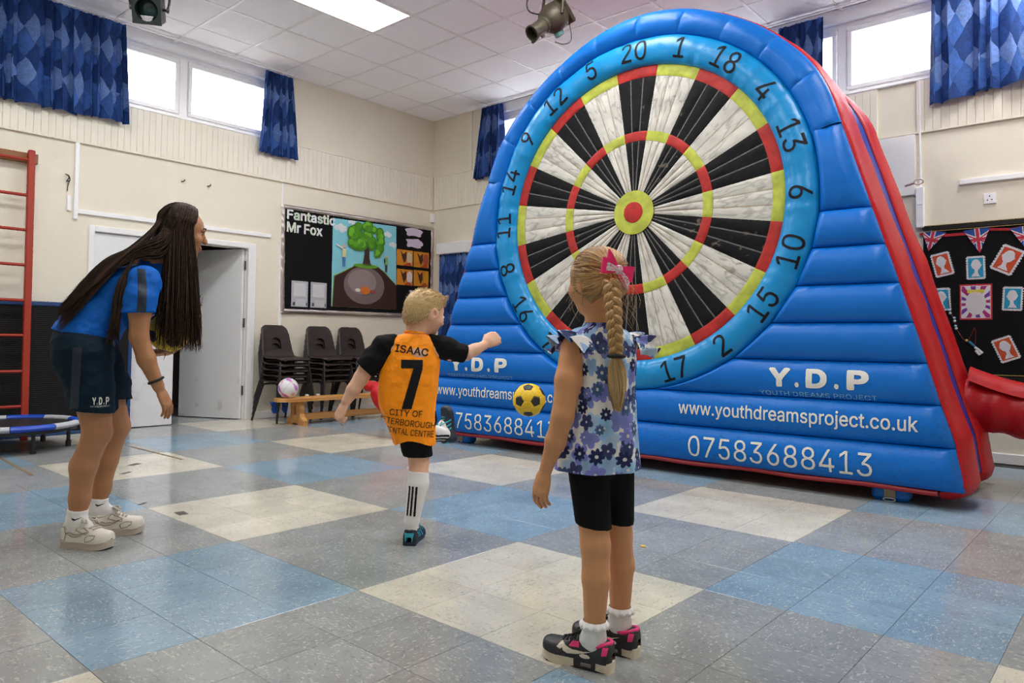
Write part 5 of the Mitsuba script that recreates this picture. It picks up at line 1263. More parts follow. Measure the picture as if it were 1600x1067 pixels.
# flowered top
def flowers(p, n, uv):
    c = mi.Color3f(.70, .69, .68)
    def layer(c, cell, seed, R, petals, core, cols):
        u, v = uv.x / cell, uv.y / cell; cu0, cv0 = dr.floor(u), dr.floor(v)
        for a in (-1, 0, 1):
            for b in (-1, 0, 1):
                cu, cv = cu0 + a, cv0 + b
                x = u - (cu + .25 + .5 * cell_rand(cu, cv, seed)); y = v - (cv + .25 + .5 * cell_rand(cu, cv, seed + 1))
                rr = dr.sqrt(x * x + y * y); th = dr.atan2(y, x) + 6.28 * cell_rand(cu, cv, seed + 2)
                r0 = R * (.75 + .45 * cell_rand(cu, cv, seed + 3)); pet = r0 * (.62 + .38 * dr.abs(dr.cos(th * petals / 2)))
                k = cell_rand(cu, cv, seed + 4); col = dr.select(k < .34, C3(*cols[0]), dr.select(k < .67, C3(*cols[1]), C3(*cols[2])))
                c = dr.select(rr < pet, col * (.85 + .3 * rr / R), c)
                c = dr.select(rr < core * r0, C3(.55, .58, .62), c)
        return c
    c = layer(c, .066, 11.0, .52, 5.0, 0.0, ((.26, .40, .62), (.36, .50, .68), (.17, .20, .50)))
    c = layer(c, .072, 31.0, .40, 5.0, .14, ((.17, .18, .52), (.24, .42, .64), (.035, .045, .14)))
    c = layer(c, .062, 57.0, .33, 8.0, .22, ((.012, .018, .075), (.05, .10, .22), (.17, .18, .50)))
    return c
mat('flower_cloth', mikit.proc(flowers), .7, .25)
def tunic_wave(a, t):
    return 1 + .045 * np.clip(1 - t / .55, 0, 1) * np.sin(7 * a + 2.2 * np.sin(a) + 3 * t) + .014 * np.sin(13 * a + 5 * t)
rings = [(-.008, .01, .542, .126, .104, 39, 2.2), (-.006, .01, .62, .117, .097, 39, 2.2), (-.004, .01, .70, .108, .089, 39, 2.3), (-.003, .01, .78, .1035, .082, 39, 2.4), (-.003, .012, .85, .107, .080, 39, 2.5), (-.003, .012, .895, .110, .074, 39, 2.4),
         (-.004, .012, .925, .104, .066, 39, 2.3), (-.006, .012, .946, .084, .056, 39, 2.2), (-.008, .012, .957, .050, .045, 39, 2.0), (-.009, .012, .966, .0445, .0425, 39, 2.0)]
P, uv = loft(rings, 96, tunic_wave)
top_m = grid_mesh(P); top_m.invert() if top_m.volume < 0 else None
put('top', gp(grid_mesh(P, True), 'mat_flower_cloth', smooth=True, uv=uv.reshape(-1, 2)), g, 'blue and white flowered top')
hem_in = P[:3].copy(); 
def ruffle(c, out, up_, w0, w1, n=70, seed=0, drop=.05):
    """A gathered cap sleeve: a wavy strip that runs from back to front over the shoulder."""
    c, out = np.array(c, float), np.array(out, float); side = np.cross(out, [0, 0, 1.0]); side /= np.linalg.norm(side)
    pts, uvs = [], []
    for i, a in enumerate(np.linspace(-1.45, 1.5, n)):
        base = c + side * w0 * math.sin(a) * 1.0 + np.array([0, 0, w0 * (math.cos(a) - .55) * .9])
        row, ur = [], []
        for s in np.linspace(0, 1, 8):
            fl = .013 * s * math.sin(9 * a + seed) + .006 * s * math.sin(17 * a + 2 * seed)
            row.append(base + out * (w1 * s * (.75 + .25 * math.cos(a))) + np.array([0, 0, -drop * s * s * .6 + .012 * s]) + side * fl * .8 + out * fl * .5 + np.array([0, 0, fl * 1.0]))
            ur.append((a * .07 + .3 + seed, s * .06 + .2))
        pts.append(row); uvs.append(ur)
    return np.array(pts), np.array(uvs)
for c, o, s_ in (((-.066, -.042, .905), -r_g * .92 - f_g * .10, 1), ((.066, .060, .905), r_g, 2)):
    P_, U_ = ruffle(c, o, None, .072, .070, seed=s_, drop=.035)
    put('ruffle', gp(grid_mesh(P_), 'mat_flower_cloth', smooth=True, uv=U_.reshape(-1, 2)), g, 'flowered shoulder frill')
# hair: combed back to the bow, plait, tail
hair_c = [(.48, .27, .095), (.34, .175, .06), (.60, .39, .16), (.28, .135, .045), (.43, .235, .08)]
tie = hp(-.088, -.034, .004)
B = Body(HC - .13, HC + .13, .004)
B.ball(HC + hu * .014 - hf * .004, (.094, .080, .086), .01, HA); B.ball(hp(-.03, 0, -.035), (.052, .056, .054), .02, HA)
B.below(hp(.040, 0, 0), hf * 1.0 - hu * .30); B.below(hp(0, 0, -.075), -hu - hf * .55)
cap = B.mesh(); cc_ = np.tile([.31, .17, .062], (len(cap.vertices), 1)); hp_ = put('hair', gp(cap, 'mat_hair', smooth=True, color=cc_), g, 'fair brown hair combed back')
rng = np.random.default_rng(3); paths = []
def on_skull(v, lift=.0): 
    v = np.array(v, float); v = v / np.linalg.norm(v); c = np.array([v @ hf, v @ hr, v @ hu]) / [.095, .081, .087]; return HC + hu * .014 - hf * .004 + v * (1 / np.linalg.norm(c) + lift)
td = (tie - HC) / np.linalg.norm(tie - HC)
for i in range(1500):
    az = rng.uniform(-2.6, 2.6) if i < 1000 else rng.choice([-1, 1]) * rng.uniform(1.5, 3.1); el = rng.uniform(-.75, 1.55) if i < 1000 else rng.uniform(-.85, .1)
    ring = rng.uniform(.3, 1.0)
    v = hf * math.cos(az) * math.cos(el) + hr * math.sin(az) * math.cos(el) + hu * math.sin(el)
    if v @ hf > .42 and v @ hu < .62: continue
    if v @ hu < -.45 and v @ hf > .1: continue
    lift = rng.uniform(.0, .0035); p = []
    for t in np.linspace(0, 1, 12):
        u = v * (1 - t) + td * t; u = u + .10 * math.sin(PI * t) * np.array([0, 0, -1]) * (1 if v @ hu < .3 else -.2); p.append(on_skull(u, lift * math.sin(PI * min(1, t + .1)) + .001))
    paths.append(np.array(p))
m, col = strands(paths, .0015, hair_c, 1); put('strands', gp(m, 'mat_hair', smooth=True, color=col), hp_, kind='stuff')
bt, bb = np.array([.026, -.082, 1.082]), np.array([.041, -.108, .868])
for kq in range(3):
    pts, rad = [], []
    for t in np.linspace(0, 1, 110):
        w = 2 * PI * 2.9 * t / 1.0 + 2 * PI * kq / 3; c = bt + (bb - bt) * t + np.array([0, -.012 * math.sin(PI * t), 0]); sc_ = (1 - .30 * t)
        pts.append(c + np.array([.0155 * sc_ * math.sin(w), -.0085 * sc_ * math.sin(2 * w), 0])); rad.append(.0140 * sc_ * (.9 if t > .02 else .7))
    tb3 = tube(pts, rad, 24); n_ = 24
    ring_i = np.arange(len(pts) * n_) % n_; row = np.arange(len(pts) * n_) // n_
    cen_ = np.repeat(np.array(pts), n_, 0); fl_ = 1 + .07 * np.sin(ring_i * 2 * PI / n_ * 8 + row * .5)
    vv = tb3.vertices.copy(); vv[:len(cen_)] = cen_ + (vv[:len(cen_)] - cen_) * fl_[:, None]; tb3.vertices = vv
    col = np.tile([.46, .265, .10], (len(vv), 1)) * np.r_[.62 + .55 * (np.sin(ring_i * 2 * PI / n_ * 8 + row * .5) * .5 + .5) , np.ones(len(vv) - len(cen_))][:, None]
    put('plait_strand', gp(tb3, 'mat_hair', smooth=True, color=col), hp_)
put('hair_tie', gp(tube([bb + [.020 * math.cos(a), .018 * math.sin(a), .004] for a in np.linspace(0, 2 * PI, 20, endpoint=False)], .006, 8, closed=True), 'mat_lace_black', smooth=True), hp_, 'dark band at the end of the plait')
paths = []
for i in range(420):
    a, q = rng.uniform(0, 2 * PI), math.sqrt(rng.uniform(0, 1)); o = np.array([math.cos(a), math.sin(a), 0]) * q
    L_ = rng.uniform(.75, 1.0); p = []
    for t in np.linspace(0, 1, 12):
        w = np.interp(t, [0, .25, .7, 1], [.012, .020, .024, .016]); p.append(bb + np.array([.004 * t, .004 * t, -.150 * t * L_]) + o * [w, w * .7, 0] + np.array([.004 * math.sin(5 * t + a), 0, 0]))
    paths.append(np.array(p))
m, col = strands(paths, .0016, [(.44, .28, .12), (.52, .35, .16), (.36, .21, .085), (.58, .41, .21)], 4); put('tail', gp(m, 'mat_hair', smooth=True, color=col), hp_, 'loose tail below the plait', kind='stuff')
paths = []
for i in range(46):       # fly-away wisps
    s = hp(rng.uniform(-.03, .05), -.08 + rng.uniform(0, .02), rng.uniform(-.03, .04)) if i % 2 else hp(rng.uniform(-.06, -.02), .07, rng.uniform(-.07, .05))
    dv = np.array([rng.uniform(-.02, .03) * (1 if i % 2 else -1) + (-.0 if i % 2 else .02), 0, -rng.uniform(.04, .10)]); paths.append(np.array([s + dv * t + np.array([.014 * math.sin(3 * t + i), .008 * math.cos(2 * t + i), 0]) for t in np.linspace(0, 1, 8)]))
m, col = strands(paths, .0007, [(.52, .36, .17)], 5, 3); put('wisps', gp(m, 'mat_hair', smooth=True, color=col), hp_, kind='stuff')
# bow
mat('bow_pink', (.85, .012, .15), .55); 
def bowpat(p, n, uv): return mix(C3(.68, .55, .58), C3(.70, .10, .22), smoothstep(.58, .66, noise(p.x * 260, p.y * 260, p.z * 260)))
mat('bow_pattern', mikit.proc(bowpat), .6)
bc = tie - hf * .020 + np.array([.006, -.010, .010]); bX, bZ_ = np.array([.93, .30, -.20]), np.array([.15, 0, .98]); bX /= np.linalg.norm(bX); bYn = np.cross(bX, bZ_)
def bow_loop(sgn, w, l, fat, up_):
    pts = []
    for t in np.linspace(0, 2 * PI, 28):
        x = l * (.5 - .5 * math.cos(t)); y = fat * math.sin(t); hw = w * (.30 + .70 * math.sin(min(x / l, 1) * PI / 2))
        pts.append([bc + bX * sgn * x + bYn * (y - .002) + bZ_ * (q * hw + up_ * x) for q in np.linspace(-1, 1, 6)])
    return grid_mesh(np.array(pts))
bk = thing('hair_bow', 'bright pink hair bow with patterned ribbon at the back of the girl\'s head', 'bow')
for sgn, up_ in ((1, -.08), (-1, .10)): put('loop', gp(bow_loop(sgn, .022, .048, .010, up_), 'mat_bow_pink', smooth=True), bk, 'pink ribbon loop')
for sgn, up_ in ((1, -.95), (-1, .05)): put('ribbon', gp(bow_loop(sgn, .012, .040, .014, up_), 'mat_bow_pattern', smooth=True), bk, 'pale patterned ribbon loop')
put('loop', gp(bow_loop(-1, .018, .036, .012, .95), 'mat_bow_pink', smooth=True), bk, 'pink ribbon loop')
kn = trimesh.creation.icosphere(3, .011); kn.vertices *= [1, .8, 1.2]; kn.apply_translation(bc - bYn * .010 * np.sign(bYn[1])); put('knot', gp(kn, 'mat_bow_pattern', smooth=True), bk)
# socks with lace frills, trainers
for nm, q, heel, toe, fl_ in (('L', Lk, np.array([.040, -.078]), np.array([-.155, -.004]), 1), ('R', Rk, np.array([.115, .032]), np.array([-.075, .115]), 1)):
    a = np.array(q['ank']); B = Body(a + [-.14, -.09, -.09], a + [.07, .10, .08], .0042)
    B.bone(a + (np.array(q['calf']) - a) * .27, a + [0, 0, -.005], .0315, .030, .01); B.bone(a, a + [-.045, .018, -.035], .028, .020, .02); B.bone(a, a + [.010, -.004, -.045], .027, .024, .015)
    B.below(a + (np.array(q['calf']) - a) * .27, np.array(q['calf']) - a)
    sk = put('sock', gp(B.mesh(), 'mat_sock_white', smooth=True), g, 'white ankle sock with lace frill')
    ctop = a + (np.array(q['calf']) - a) * .25; axd = (np.array(q['calf']) - a); axd /= np.linalg.norm(axd); pts = []
    for t in np.linspace(0, 2 * PI, 97):
        e = np.array([math.cos(t), math.sin(t), 0]); rw = []
        for s in np.linspace(0, 1, 6):
            fl = .0035 * s * math.sin(13 * t); rw.append(ctop + e * (.0325 + .009 * math.sin(PI * s * .8) + fl) + axd * (.006 - .020 * s + .0025 * math.sin(26 * t) * s))
        pts.append(rw)
    put('frill', gp(grid_mesh(np.array(pts)), 'mat_sock_white', smooth=True), sk)
    dv = toe - heel; Ms = GM @ Rz(math.atan2(dv[1], dv[0]), (heel[0], heel[1], 0)); L_ = np.linalg.norm(dv) + .005
    sk, um = shoe(g, Ms, L_, .080, {'sole': 'mat_shoe_white', 'upper': 'mat_shoe_black', 'thick': .030, 'lace': 'mat_lace_black', 'collar': 'mat_shoe_pink', 'collar_label': 'pink collar lining'}, 1, .082, 'shoe')
    labels.setdefault(sk, {})['label'] = 'black trainer with pink lining and pale sole'
    put('outsole', moved(mikit.ply(bx(.012, L_ * .9, -.031, .031, .0, .005, .002), 'mat_shoe_black'), Ms), sk)
    for sd in (-1, 1):
        for nm_, x0_, x1_, z_0, z_1, m_ in (('midsole_band', .20, .50, .004, .027, 'mat_shoe_black'), ('air_window', .25, .40, .009, .020, 'mat_air_grey')):
            put(nm_, moved(mikit.ply(bx(L_ * x0_, L_ * x1_, sd * .0285 - .003, sd * .0285 + (.003 if nm_ == 'midsole_band' else .0045) * 1, z_0, z_1, .002) if sd > 0 else bx(L_ * x0_, L_ * x1_, -.0285 - (.003 if nm_ == 'midsole_band' else .0045), -.0285 + .003, z_0, z_1, .002), m_), Ms), sk)
    sh = Polygon([(L_ * .22, .056), (L_ * .34, .050), (L_ * .52, .050), (L_ * .62, .056), (L_ * .665, .052), (L_ * .64, .042), (L_ * .58, .037), (L_ * .48, .039), (L_ * .34, .046)])
    for name_, poly, mm in (('side_flash', sh, 'mat_shoe_white'), ('eyelet_patch', Polygon([(L_ * .62, .057), (L_ * .68, .044), (L_ * .74, .048), (L_ * .68, .064)]), 'mat_shoe_white'), ('pink_eyelets', Polygon([(L_ * .42, .058), (L_ * .56, .056), (L_ * .58, .068), (L_ * .43, .074)]), 'mat_shoe_pink'), ('heel_patch', Polygon([(L_ * .04, .052), (L_ * .11, .050), (L_ * .10, .072), (L_ * .03, .072)]), 'mat_shoe_pink'), ('oval_patch', affinity.scale(Point(L_ * .34, .038).buffer(1, 8), .016, .006), 'mat_shoe_white')):
        for sd in (-1, 1):
            mm_ = project_print(poly, lambda x, y, sd=sd: np.stack([x, 0 * x + sd * .09, y], -1), um, (0, -sd, 0), .01, .002)
            if len(mm_.faces): put(name_, moved(mikit.ply(mm_, mm), Ms), sk)
# ---------------------------------------------------------------- the boy kicking
BM = frame_of((.542, .333), (.7461, -.6658), (.6658, .7461))
def bp_(m, mm, **kw): return moved(mikit.ply(m, mm, **kw), BM)
b = thing('person', 'fair-haired boy in orange football shirt with number 7, kicking, seen from behind', 'person')
B = Body((-.42, -.16, .0), (.46, .62, 1.17), .0046)
sl = dict(hip=(.005, .02, .53), knee=(.036, .03, .362), calf=(.034, .005, .262), ank=(.008, .0, .095))
B.chain([(sl['hip'], .072), (sl['knee'], .046)], .02); B.chain([(sl['knee'], .045), (sl['calf'], .043), (sl['ank'], .028)], .012)
a = np.array(sl['ank']); B.bone(a, a + [.012, .07, -.055], .023, .014, .015); B.bone(a, a + [0, -.012, -.04], .025, .022, .01)
kh, kk, ka = np.array([.045, .06, .53]), np.array([.030, .27, .465]), np.array([.166, .44, .425])
B.bone(kh, kk, .058, .044, .02); B.bone(kk, ka, .044, .028, .015)
kf = np.array([-.15, .22, .95]); kf /= np.linalg.norm(kf); B.bone(ka + [.005, 0, -.01], ka + kf * .06, .025, .018, .012)
B.ball((.018, .035, .56), (.088, .070, .09), .03); B.ball((.0, .03, .70), (.105, .080, .14), .04); B.ball((-.005, .02, .83), (.115, .080, .10), .04)
bsL, bsR = np.array([-.112, .0, .868]), np.array([.102, .03, .870])
B.bone(bsL, bsR, .038, .038, .03); B.chain([((.0, .015, .89), .046), ((.015, .02, .955), .041), ((.03, .025, .99), .044)], .02)
B.chain([(bsL, .046), ((-.195, .0, .795), .038), ((-.228, .0, .735), .034)], .015); B.chain([((-.228, .0, .735), .034), ((-.262, -.012, .68), .031), ((-.290, -.02, .632), .022)], .01)
hands_b = [fine_hand((-.262, -.012, .68), .031, (-.290, -.02, .632), .022, (-.42, .05, -.90), (.75, .55, -.25), (.2, .95, 0), .86, 1.30, .25)]
B.chain([(bsR, .046), ((.175, .06, .855), .040), ((.245, .085, .848), .033)], .015); B.chain([((.245, .085, .848), .033), ((.29, .11, .866), .029), ((.332, .13, .886), .021)], .01)
hands_b.append(fine_hand((.29, .11, .866), .029, (.332, .13, .886), .021, (.80, .25, .50), (-.05, .85, -.45), (-.3, .3, .9), .86, 1.30, .25))
BH = np.array([.052, .030, 1.035]); bf = np.array([.82, .48, -.30]); bf /= np.linalg.norm(bf); br = np.cross(bf, [0, 0, 1]); br /= np.linalg.norm(br); bu = np.cross(br, bf); BA = [bf, br, bu]
def bh(f, r, u): return BH + bf * f + br * r + bu * u
B.ball(bh(-.004, 0, .012), (.092, .075, .083), .01, BA); B.ball(bh(.030, 0, -.035), (.058, .056, .062), .02, BA); B.bone(bh(.048, 0, -.078), bh(.060, 0, -.076), .024, .021, .02)
B.bone(bh(.084, 0, .002), bh(.102, 0, -.020), .008, .011, .008); B.bone(bh(-.02, 0, -.05), (.02, .02, .96), .046, .046, .02)
for s in (-1, 1): B.ball(bh(.062, s * .034, -.022), (.022, .022, .02), .02, BA)
put('body', bp_(cat([B.mesh()] + hands_b), 'mat_skin_boy', smooth=True), b)
for s in (1, -1):
    E_ = Body(BH - .12, BH + .12, .0025); c = bh(-.002, s * .080, -.012); ea = [br * s, bf, bu]
    E_.ball(c, (.010, .021, .031), .002, [br * s * .9 - bf * .35, bf, bu]); E_.ball(c - bu * .020 + br * s * .002, (.006, .010, .012), .006, ea)
    E_.carve(c + br * s * .010 + bf * .002 + bu * .004, (.007, .010, .014), .004)
    put('ear', bp_(E_.mesh(), 'mat_skin_boy', smooth=True), b)
    e = trimesh.creation.icosphere(2, .010); e.apply_translation(bh(.078, s * .030, .002)); put('eye', bp_(e, 'mat_eye_white', smooth=True), b)
    e = trimesh.creation.icosphere(2, .006); e.apply_translation(bh(.084, s * .030, .002)); put('iris', bp_(e, 'mat_eye_dark', smooth=True), b)
    put('eyebrow', bp_(tube([bh(.082, s * .018, .022), bh(.082, s * .032, .026), bh(.072, s * .046, .022)], [.002, .003, .001], 6), 'mat_brow', smooth=True), b)
put('lips', bp_(tube([bh(.080, -.017, -.051), bh(.090, 0, -.050), bh(.080, .017, -.051)], [.003, .006, .003], 8), 'mat_lips', smooth=True), b)
# short fair hair
H_ = Body(BH - .14, BH + .14, .0035)
H_.ball(bh(-.006, 0, .016), (.098, .0805, .090), .01, BA); H_.ball(bh(-.035, 0, -.030), (.060, .066, .060), .02, BA); H_.bone(bh(.045, .0, .078), bh(.072, .0, .088), .022, .012, .02)
H_.below(bh(.074, 0, .030), bf - bu * .55); H_.below(bh(-.06, 0, -.082), -bu + bf * .25); H_.below(bh(.004, 0, -.004), bf * .75 - bu * .65)
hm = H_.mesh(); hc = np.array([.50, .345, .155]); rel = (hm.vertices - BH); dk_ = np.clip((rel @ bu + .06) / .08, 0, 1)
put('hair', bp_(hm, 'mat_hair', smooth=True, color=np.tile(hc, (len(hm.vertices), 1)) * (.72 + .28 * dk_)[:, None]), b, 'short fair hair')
rng = np.random.default_rng(11); paths = []
fid = rng.integers(len(hm.faces), size=2600); nr = hm.face_normals[fid]; ce = hm.triangles_center[fid]
for c, n in zip(ce, nr):
    v = (c - BH); hgt = v @ bu
    L_ = .016 if hgt > .04 else .009
    d = n * .45 + bf * (.55 if hgt > .03 else .05) - bu * (.0 if hgt > .03 else .75) + rng.normal(0, .18, 3); d /= np.linalg.norm(d)
    if v @ bf > .07 and hgt > .05: d = d * .3 + bf * .55 + bu * .7; L_ = .024
    paths.append(np.array([c - n * .001, c + d * L_ * .5, c + d * L_ + n * -.001]))
m, col = strands(paths, .0011, [(.62, .45, .20), (.50, .34, .14), (.70, .55, .30), (.42, .27, .11)], 12, 3)
put('hair_tufts', bp_(m, 'mat_hair', smooth=True, color=col), b, kind='stuff')
# shirt
def shirt_wave(a, t):
    return 1 + .030 * np.clip(1 - t / .8, 0, 1) * np.sin(5 * a + 4 * t + 1.5 * np.sin(2 * a)) + .012 * np.sin(9 * a - 7 * t) * (1 - t)
rows = [(.448, -.078, .112, .085), (.50, -.098, .110, .090), (.56, -.128, .108, .096), (.63, -.152, .110, .098), (.70, -.154, .116, .096), (.78, -.146, .122, .092), (.85, -.134, .124, .082), (.885, -.122, .118, .074), (.908, -.108, .106, .068), (.928, -.074, .082, .060), (.938, -.038, .062, .051), (.944, -.034, .060, .050)]
rings = [((xl + xr) / 2, .025, z, (xr - xl) / 2, d_, 8, 2.3 if z < .9 else 2.0) for z, xl, xr, d_ in rows]
P, uv = loft(rings, 110, shirt_wave)
P[:, :, 2] += np.clip((.56 - P[:, :, 2]) / .11, 0, 1) * (.012 * np.sin(3 * np.linspace(0, 2 * PI, 111) + 1))[None]
shirt = grid_mesh(P, True); put('shirt', bp_(shirt, 'mat_cloth_orange', smooth=True), b, 'orange football shirt')
S_ = Body((-.32, -.12, .70), (.34, .20, .96), .0045)
S_.chain([((-.088, .005, .906), .026), ((-.124, .0, .876), .052), ((-.175, .0, .815), .054), ((-.218, .0, .770), .052)], .02)
S_.chain([((.080, .02, .908), .026), ((.116, .03, .880), .050), ((.170, .06, .862), .050), ((.246, .085, .846), .046)], .02)
S_.ripple(lambda P: (meshkit.fbm(P * [18, 18, 22], 2, 5) - .5) * .016)
dl = np.array([-.218 + .175, 0, .770 - .815]); S_.below((-.214, 0, .774), dl); S_.below((.240, .083, .847), (.076, .025, -.016))
put('sleeves', bp_(S_.mesh(), 'mat_cloth_black_knit', smooth=True), b, 'black shirt sleeves')
put('collar', bp_(tube([(.013 + .049 * math.cos(t), .025 + .052 * math.sin(t), .943 + .003 * math.sin(2 * t)) for t in np.linspace(0, 2 * PI, 40, endpoint=False)], .006, 8, closed=True), 'mat_cloth_orange', smooth=True), b)
def back_print(poly, edge=.012):
    m = project_print(poly, lambda x, y: np.stack([x, 0 * x - .3, y], -1), shirt, (0, 1, 0), edge, .003)
    return put('lettering', bp_(m, 'mat_black_print'), b, 'black lettering on the shirt')
def arc_text(text, x0, x1, z0, z1, h, tilt=-9, bold=0):
    g = fit_text(text, x0, x1, 0, h, bold=bold); return affinity.translate(affinity.rotate(g, tilt, origin=((x0 + x1) / 2, h / 2)), 0, (z0 + z1) / 2 - h / 2)
def bxy(px, pz): return None
back_print(arc_text('ISAAC', -.078, .070, .862, .862, .032, -8, 2))
seven = Polygon([(-.050, .832), (.045, .832), (.045, .795), (-.002, .615), (-.045, .615), (.004, .795), (-.050, .795)])
back_print(affinity.translate(seven, .0, -.012), .02)
back_print(arc_text('CITY OF', -.098, .048, .585, .585, .027, -4)); back_print(arc_text('PETERBOROUGH', -.150, .106, .542, .542, .027, -7)); back_print(arc_text('DENTAL CENTRE', -.118, .100, .500, .500, .027, -6))
# shorts, socks, boots
S_ = Body((-.10, -.10, .32), (.22, .34, .64), .0046)
S_.ball((.018, .035, .56), (.094, .076, .09), .03); h0, k0 = np.array(sl['hip']), np.array(sl['knee']); S_.bone(h0, h0 + (k0 - h0) * .86, .080, .066, .012); S_.bone(kh, kh + (kk - kh) * .62, .068, .056, .012)
S_.ripple(lambda P: (meshkit.fbm(P * 20, 2, 3) - .5) * .012); S_.below((0, 0, .63), (0, 0, 1)); S_.below((.035, 0, .382), (.0, 0, -1)); S_.below(kh + (kk - kh) * .62, kk - kh)
put('shorts', bp_(S_.mesh(), 'mat_cloth_black_knit', smooth=True), b, 'black football shorts')
for i, (kn_, cf, an, ft) in enumerate(((sl['knee'], sl['calf'], sl['ank'], (.010, .05, -.045)), (kk, kk + (ka - kk) * .45, ka, kf * .05))):
    kn_, cf, an, ft = (np.array(v, float) for v in (kn_, cf, an, ft)); lo, hi = np.minimum(np.minimum(kn_, an), an + ft) - .08, np.maximum(np.maximum(kn_, an), an + ft) + .08
    S_ = Body(lo, hi, .004); tp = kn_ + (cf - kn_) * (.48 if i == 0 else .25)
    S_.chain([(kn_ + (cf - kn_) * .1, .047), (cf, .0465), (an, .033)], .012); S_.bone(an, an + ft, .030, .024, .015)
    if i == 0: S_.bone(an, an + [0, -.012, -.04], .029, .025, .01)
    S_.below(tp, kn_ - an); sm = S_.mesh(); skk = put('sock', bp_(sm, 'mat_sock_white', smooth=True), b, 'white football sock with black stripes')
    axd = (an - kn_) / np.linalg.norm(an - kn_); fr_ = np.array([-.25, -1.0, 0]) if i == 0 else np.array([.35, -.8, -.45]); fr_ -= axd * (fr_ @ axd); fr_ /= np.linalg.norm(fr_); sd = np.cross(axd, fr_)
    if sd[0] < 0 and i == 0: sd = -sd
    L_ = np.linalg.norm(an - kn_)
    for off in (-.017, .0, .017):
        st = sbox(L_ * (.42 if i == 0 else .3), off - .0042, L_ * (.90 if i == 0 else .98), off + .0042)
        mm_ = project_print(st, lambda x, y: kn_ + axd * x[:, None] + sd * y[:, None] + fr_ * .12, sm, -fr_, .012, .0025)
        if len(mm_.faces): put('stripe', bp_(mm_, 'mat_black_print'), skk)
def boot(Ms):
    sk, um = shoe(b, Ms, .195, .074, {'sole': 'mat_shoe_navy', 'upper': 'mat_shoe_navy', 'thick': .016, 'lace': 'mat_shoe_teal', 'collar': 'mat_shoe_navy', 'lace_r': .0022}, 1, .068, 'boot')
    labels.setdefault(sk, {})['label'] = 'dark blue and teal football boot'
    for nm, poly, dirn in (('heel_panel', Polygon([(-.016, .020), (.016, .020), (.022, .056), (-.022, .056)]), (1, 0, 0)),):
        mm_ = project_print(poly, lambda x, y: np.stack([0 * x - .1, x, y], -1), um, dirn, .01, .002)
        if len(mm_.faces): put(nm, moved(mikit.ply(mm_, 'mat_shoe_teal'), Ms), sk, 'teal heel panel')
    for j in range(3):
        x0 = .070 + .020 * j
        for sd in (-1, 1):
            mm_ = project_print(Polygon([(x0, .022), (x0 + .009, .022), (x0 - .004, .052), (x0 - .013, .052)]), lambda x, y, sd=sd: np.stack([x, 0 * x + sd * .09, y], -1), um, (0, -sd, 0), .01, .002)
            if len(mm_.faces): put('side_stripe', moved(mikit.ply(mm_, 'mat_shoe_teal'), Ms), sk)
Ms = Rz(math.radians(76), (-.004, -.052, 0)); boot(BM @ Ms)
z_ = np.array([-.80, -.52, .0]); z_ -= kf * (z_ @ kf); z_ /= np.linalg.norm(z_); M2 = np.eye(4); M2[:3, 0] = kf; M2[:3, 2] = z_; M2[:3, 1] = np.cross(z_, kf); M2[:3, 3] = ka - kf * .045 - z_ * .055; boot(BM @ M2)

# ---------------------------------------------------------------- the woman
WM = frame_of((-.42, 1.31), (.9408, -.3390), (.3390, .9408))
def wp(m, mm, **kw): return moved(mikit.ply(m, mm, **kw), WM)
w = thing('person', 'woman with very long dark hair in blue shirt and navy shorts, bending forward', 'person')
B = Body((-.26, -.30, .0), (.46, .30, 1.54), .0050)
nk, nc, na = np.array([-.012, -.07, .490]), np.array([-.062, -.062, .345]), np.array([-.082, -.045, .115])
fk_, fc, fa = np.array([.062, .095, .495]), np.array([.022, .105, .345]), np.array([-.006, .115, .13])
for hip, kn_, cf, an, toe in (((-.075, -.085, .83), nk, nc, na, (.09, -.075, -.055)), ((-.05, .085, .83), fk_, fc, fa, (.12, -.01, -.055))):
    B.chain([(hip, .100), ((np.array(hip) + kn_) / 2 + [.006, 0, 0], .076), (kn_, .058)], .03); B.chain([(kn_, .055), (cf, .053), ((cf + an) / 2 + [0, 0, -.02], .041), (an, .034)], .02)
    B.bone(an, an + np.array(toe) * .42 + [0, 0, -.012], .030, .016, .02); B.bone(an, an + [.0, .0, -.055], .030, .026, .015)
B.ball((-.085, 0, .86), (.115, .150, .11), .04); B.ball((-.04, 0, .96), (.105, .135, .10), .06); B.ball((.075, 0, 1.10), (.115, .145, .11), .06)
wsR, wsL = np.array([.150, -.150, 1.150]), np.array([.165, .160, 1.155])
B.bone(wsR, wsL, .058, .058, .04); B.chain([((.13, 0, 1.18), .065), ((.20, 0, 1.255), .052), ((.26, 0, 1.32), .054)], .03)
B.chain([(wsR, .055), ((.135, -.185, 1.02), .045), ((.134, -.195, .905), .038)], .02); B.chain([((.134, -.195, .905), .038), ((.165, -.20, .81), .037), ((.216, -.20, .692), .0245)], .015)
hands_w = [fine_hand((.165, -.20, .81), .037, (.216, -.20, .690), .0245, (.42, .02, -.90), (-.75, .55, -.30), (.55, .8, .1), .92, .30)]; ring_a, ring_b = last_hand.last[2]
B.chain([(wsL, .055), ((.165, .20, 1.03), .045), ((.155, .215, .93), .038)], .02); B.chain([((.155, .215, .93), .038), ((.165, .17, .875), .034), ((.185, .12, .835), .025)], .015)
hands_w.append(fine_hand((.165, .17, .875), .034, (.186, .118, .832), .025, (.85, -.50, -.02), (0, .12, .95), (.45, .8, .2), .92, .42))
WH = np.array([.312, 0, 1.395]); wf = np.array([.965, -.05, -.22]); wf /= np.linalg.norm(wf); wr_ = np.cross(wf, [0, 0, 1]); wr_ /= np.linalg.norm(wr_); wu = np.cross(wr_, wf); WA = [wf, wr_, wu]
def wh(f, r, u): return WH + wf * f + wr_ * r + wu * u
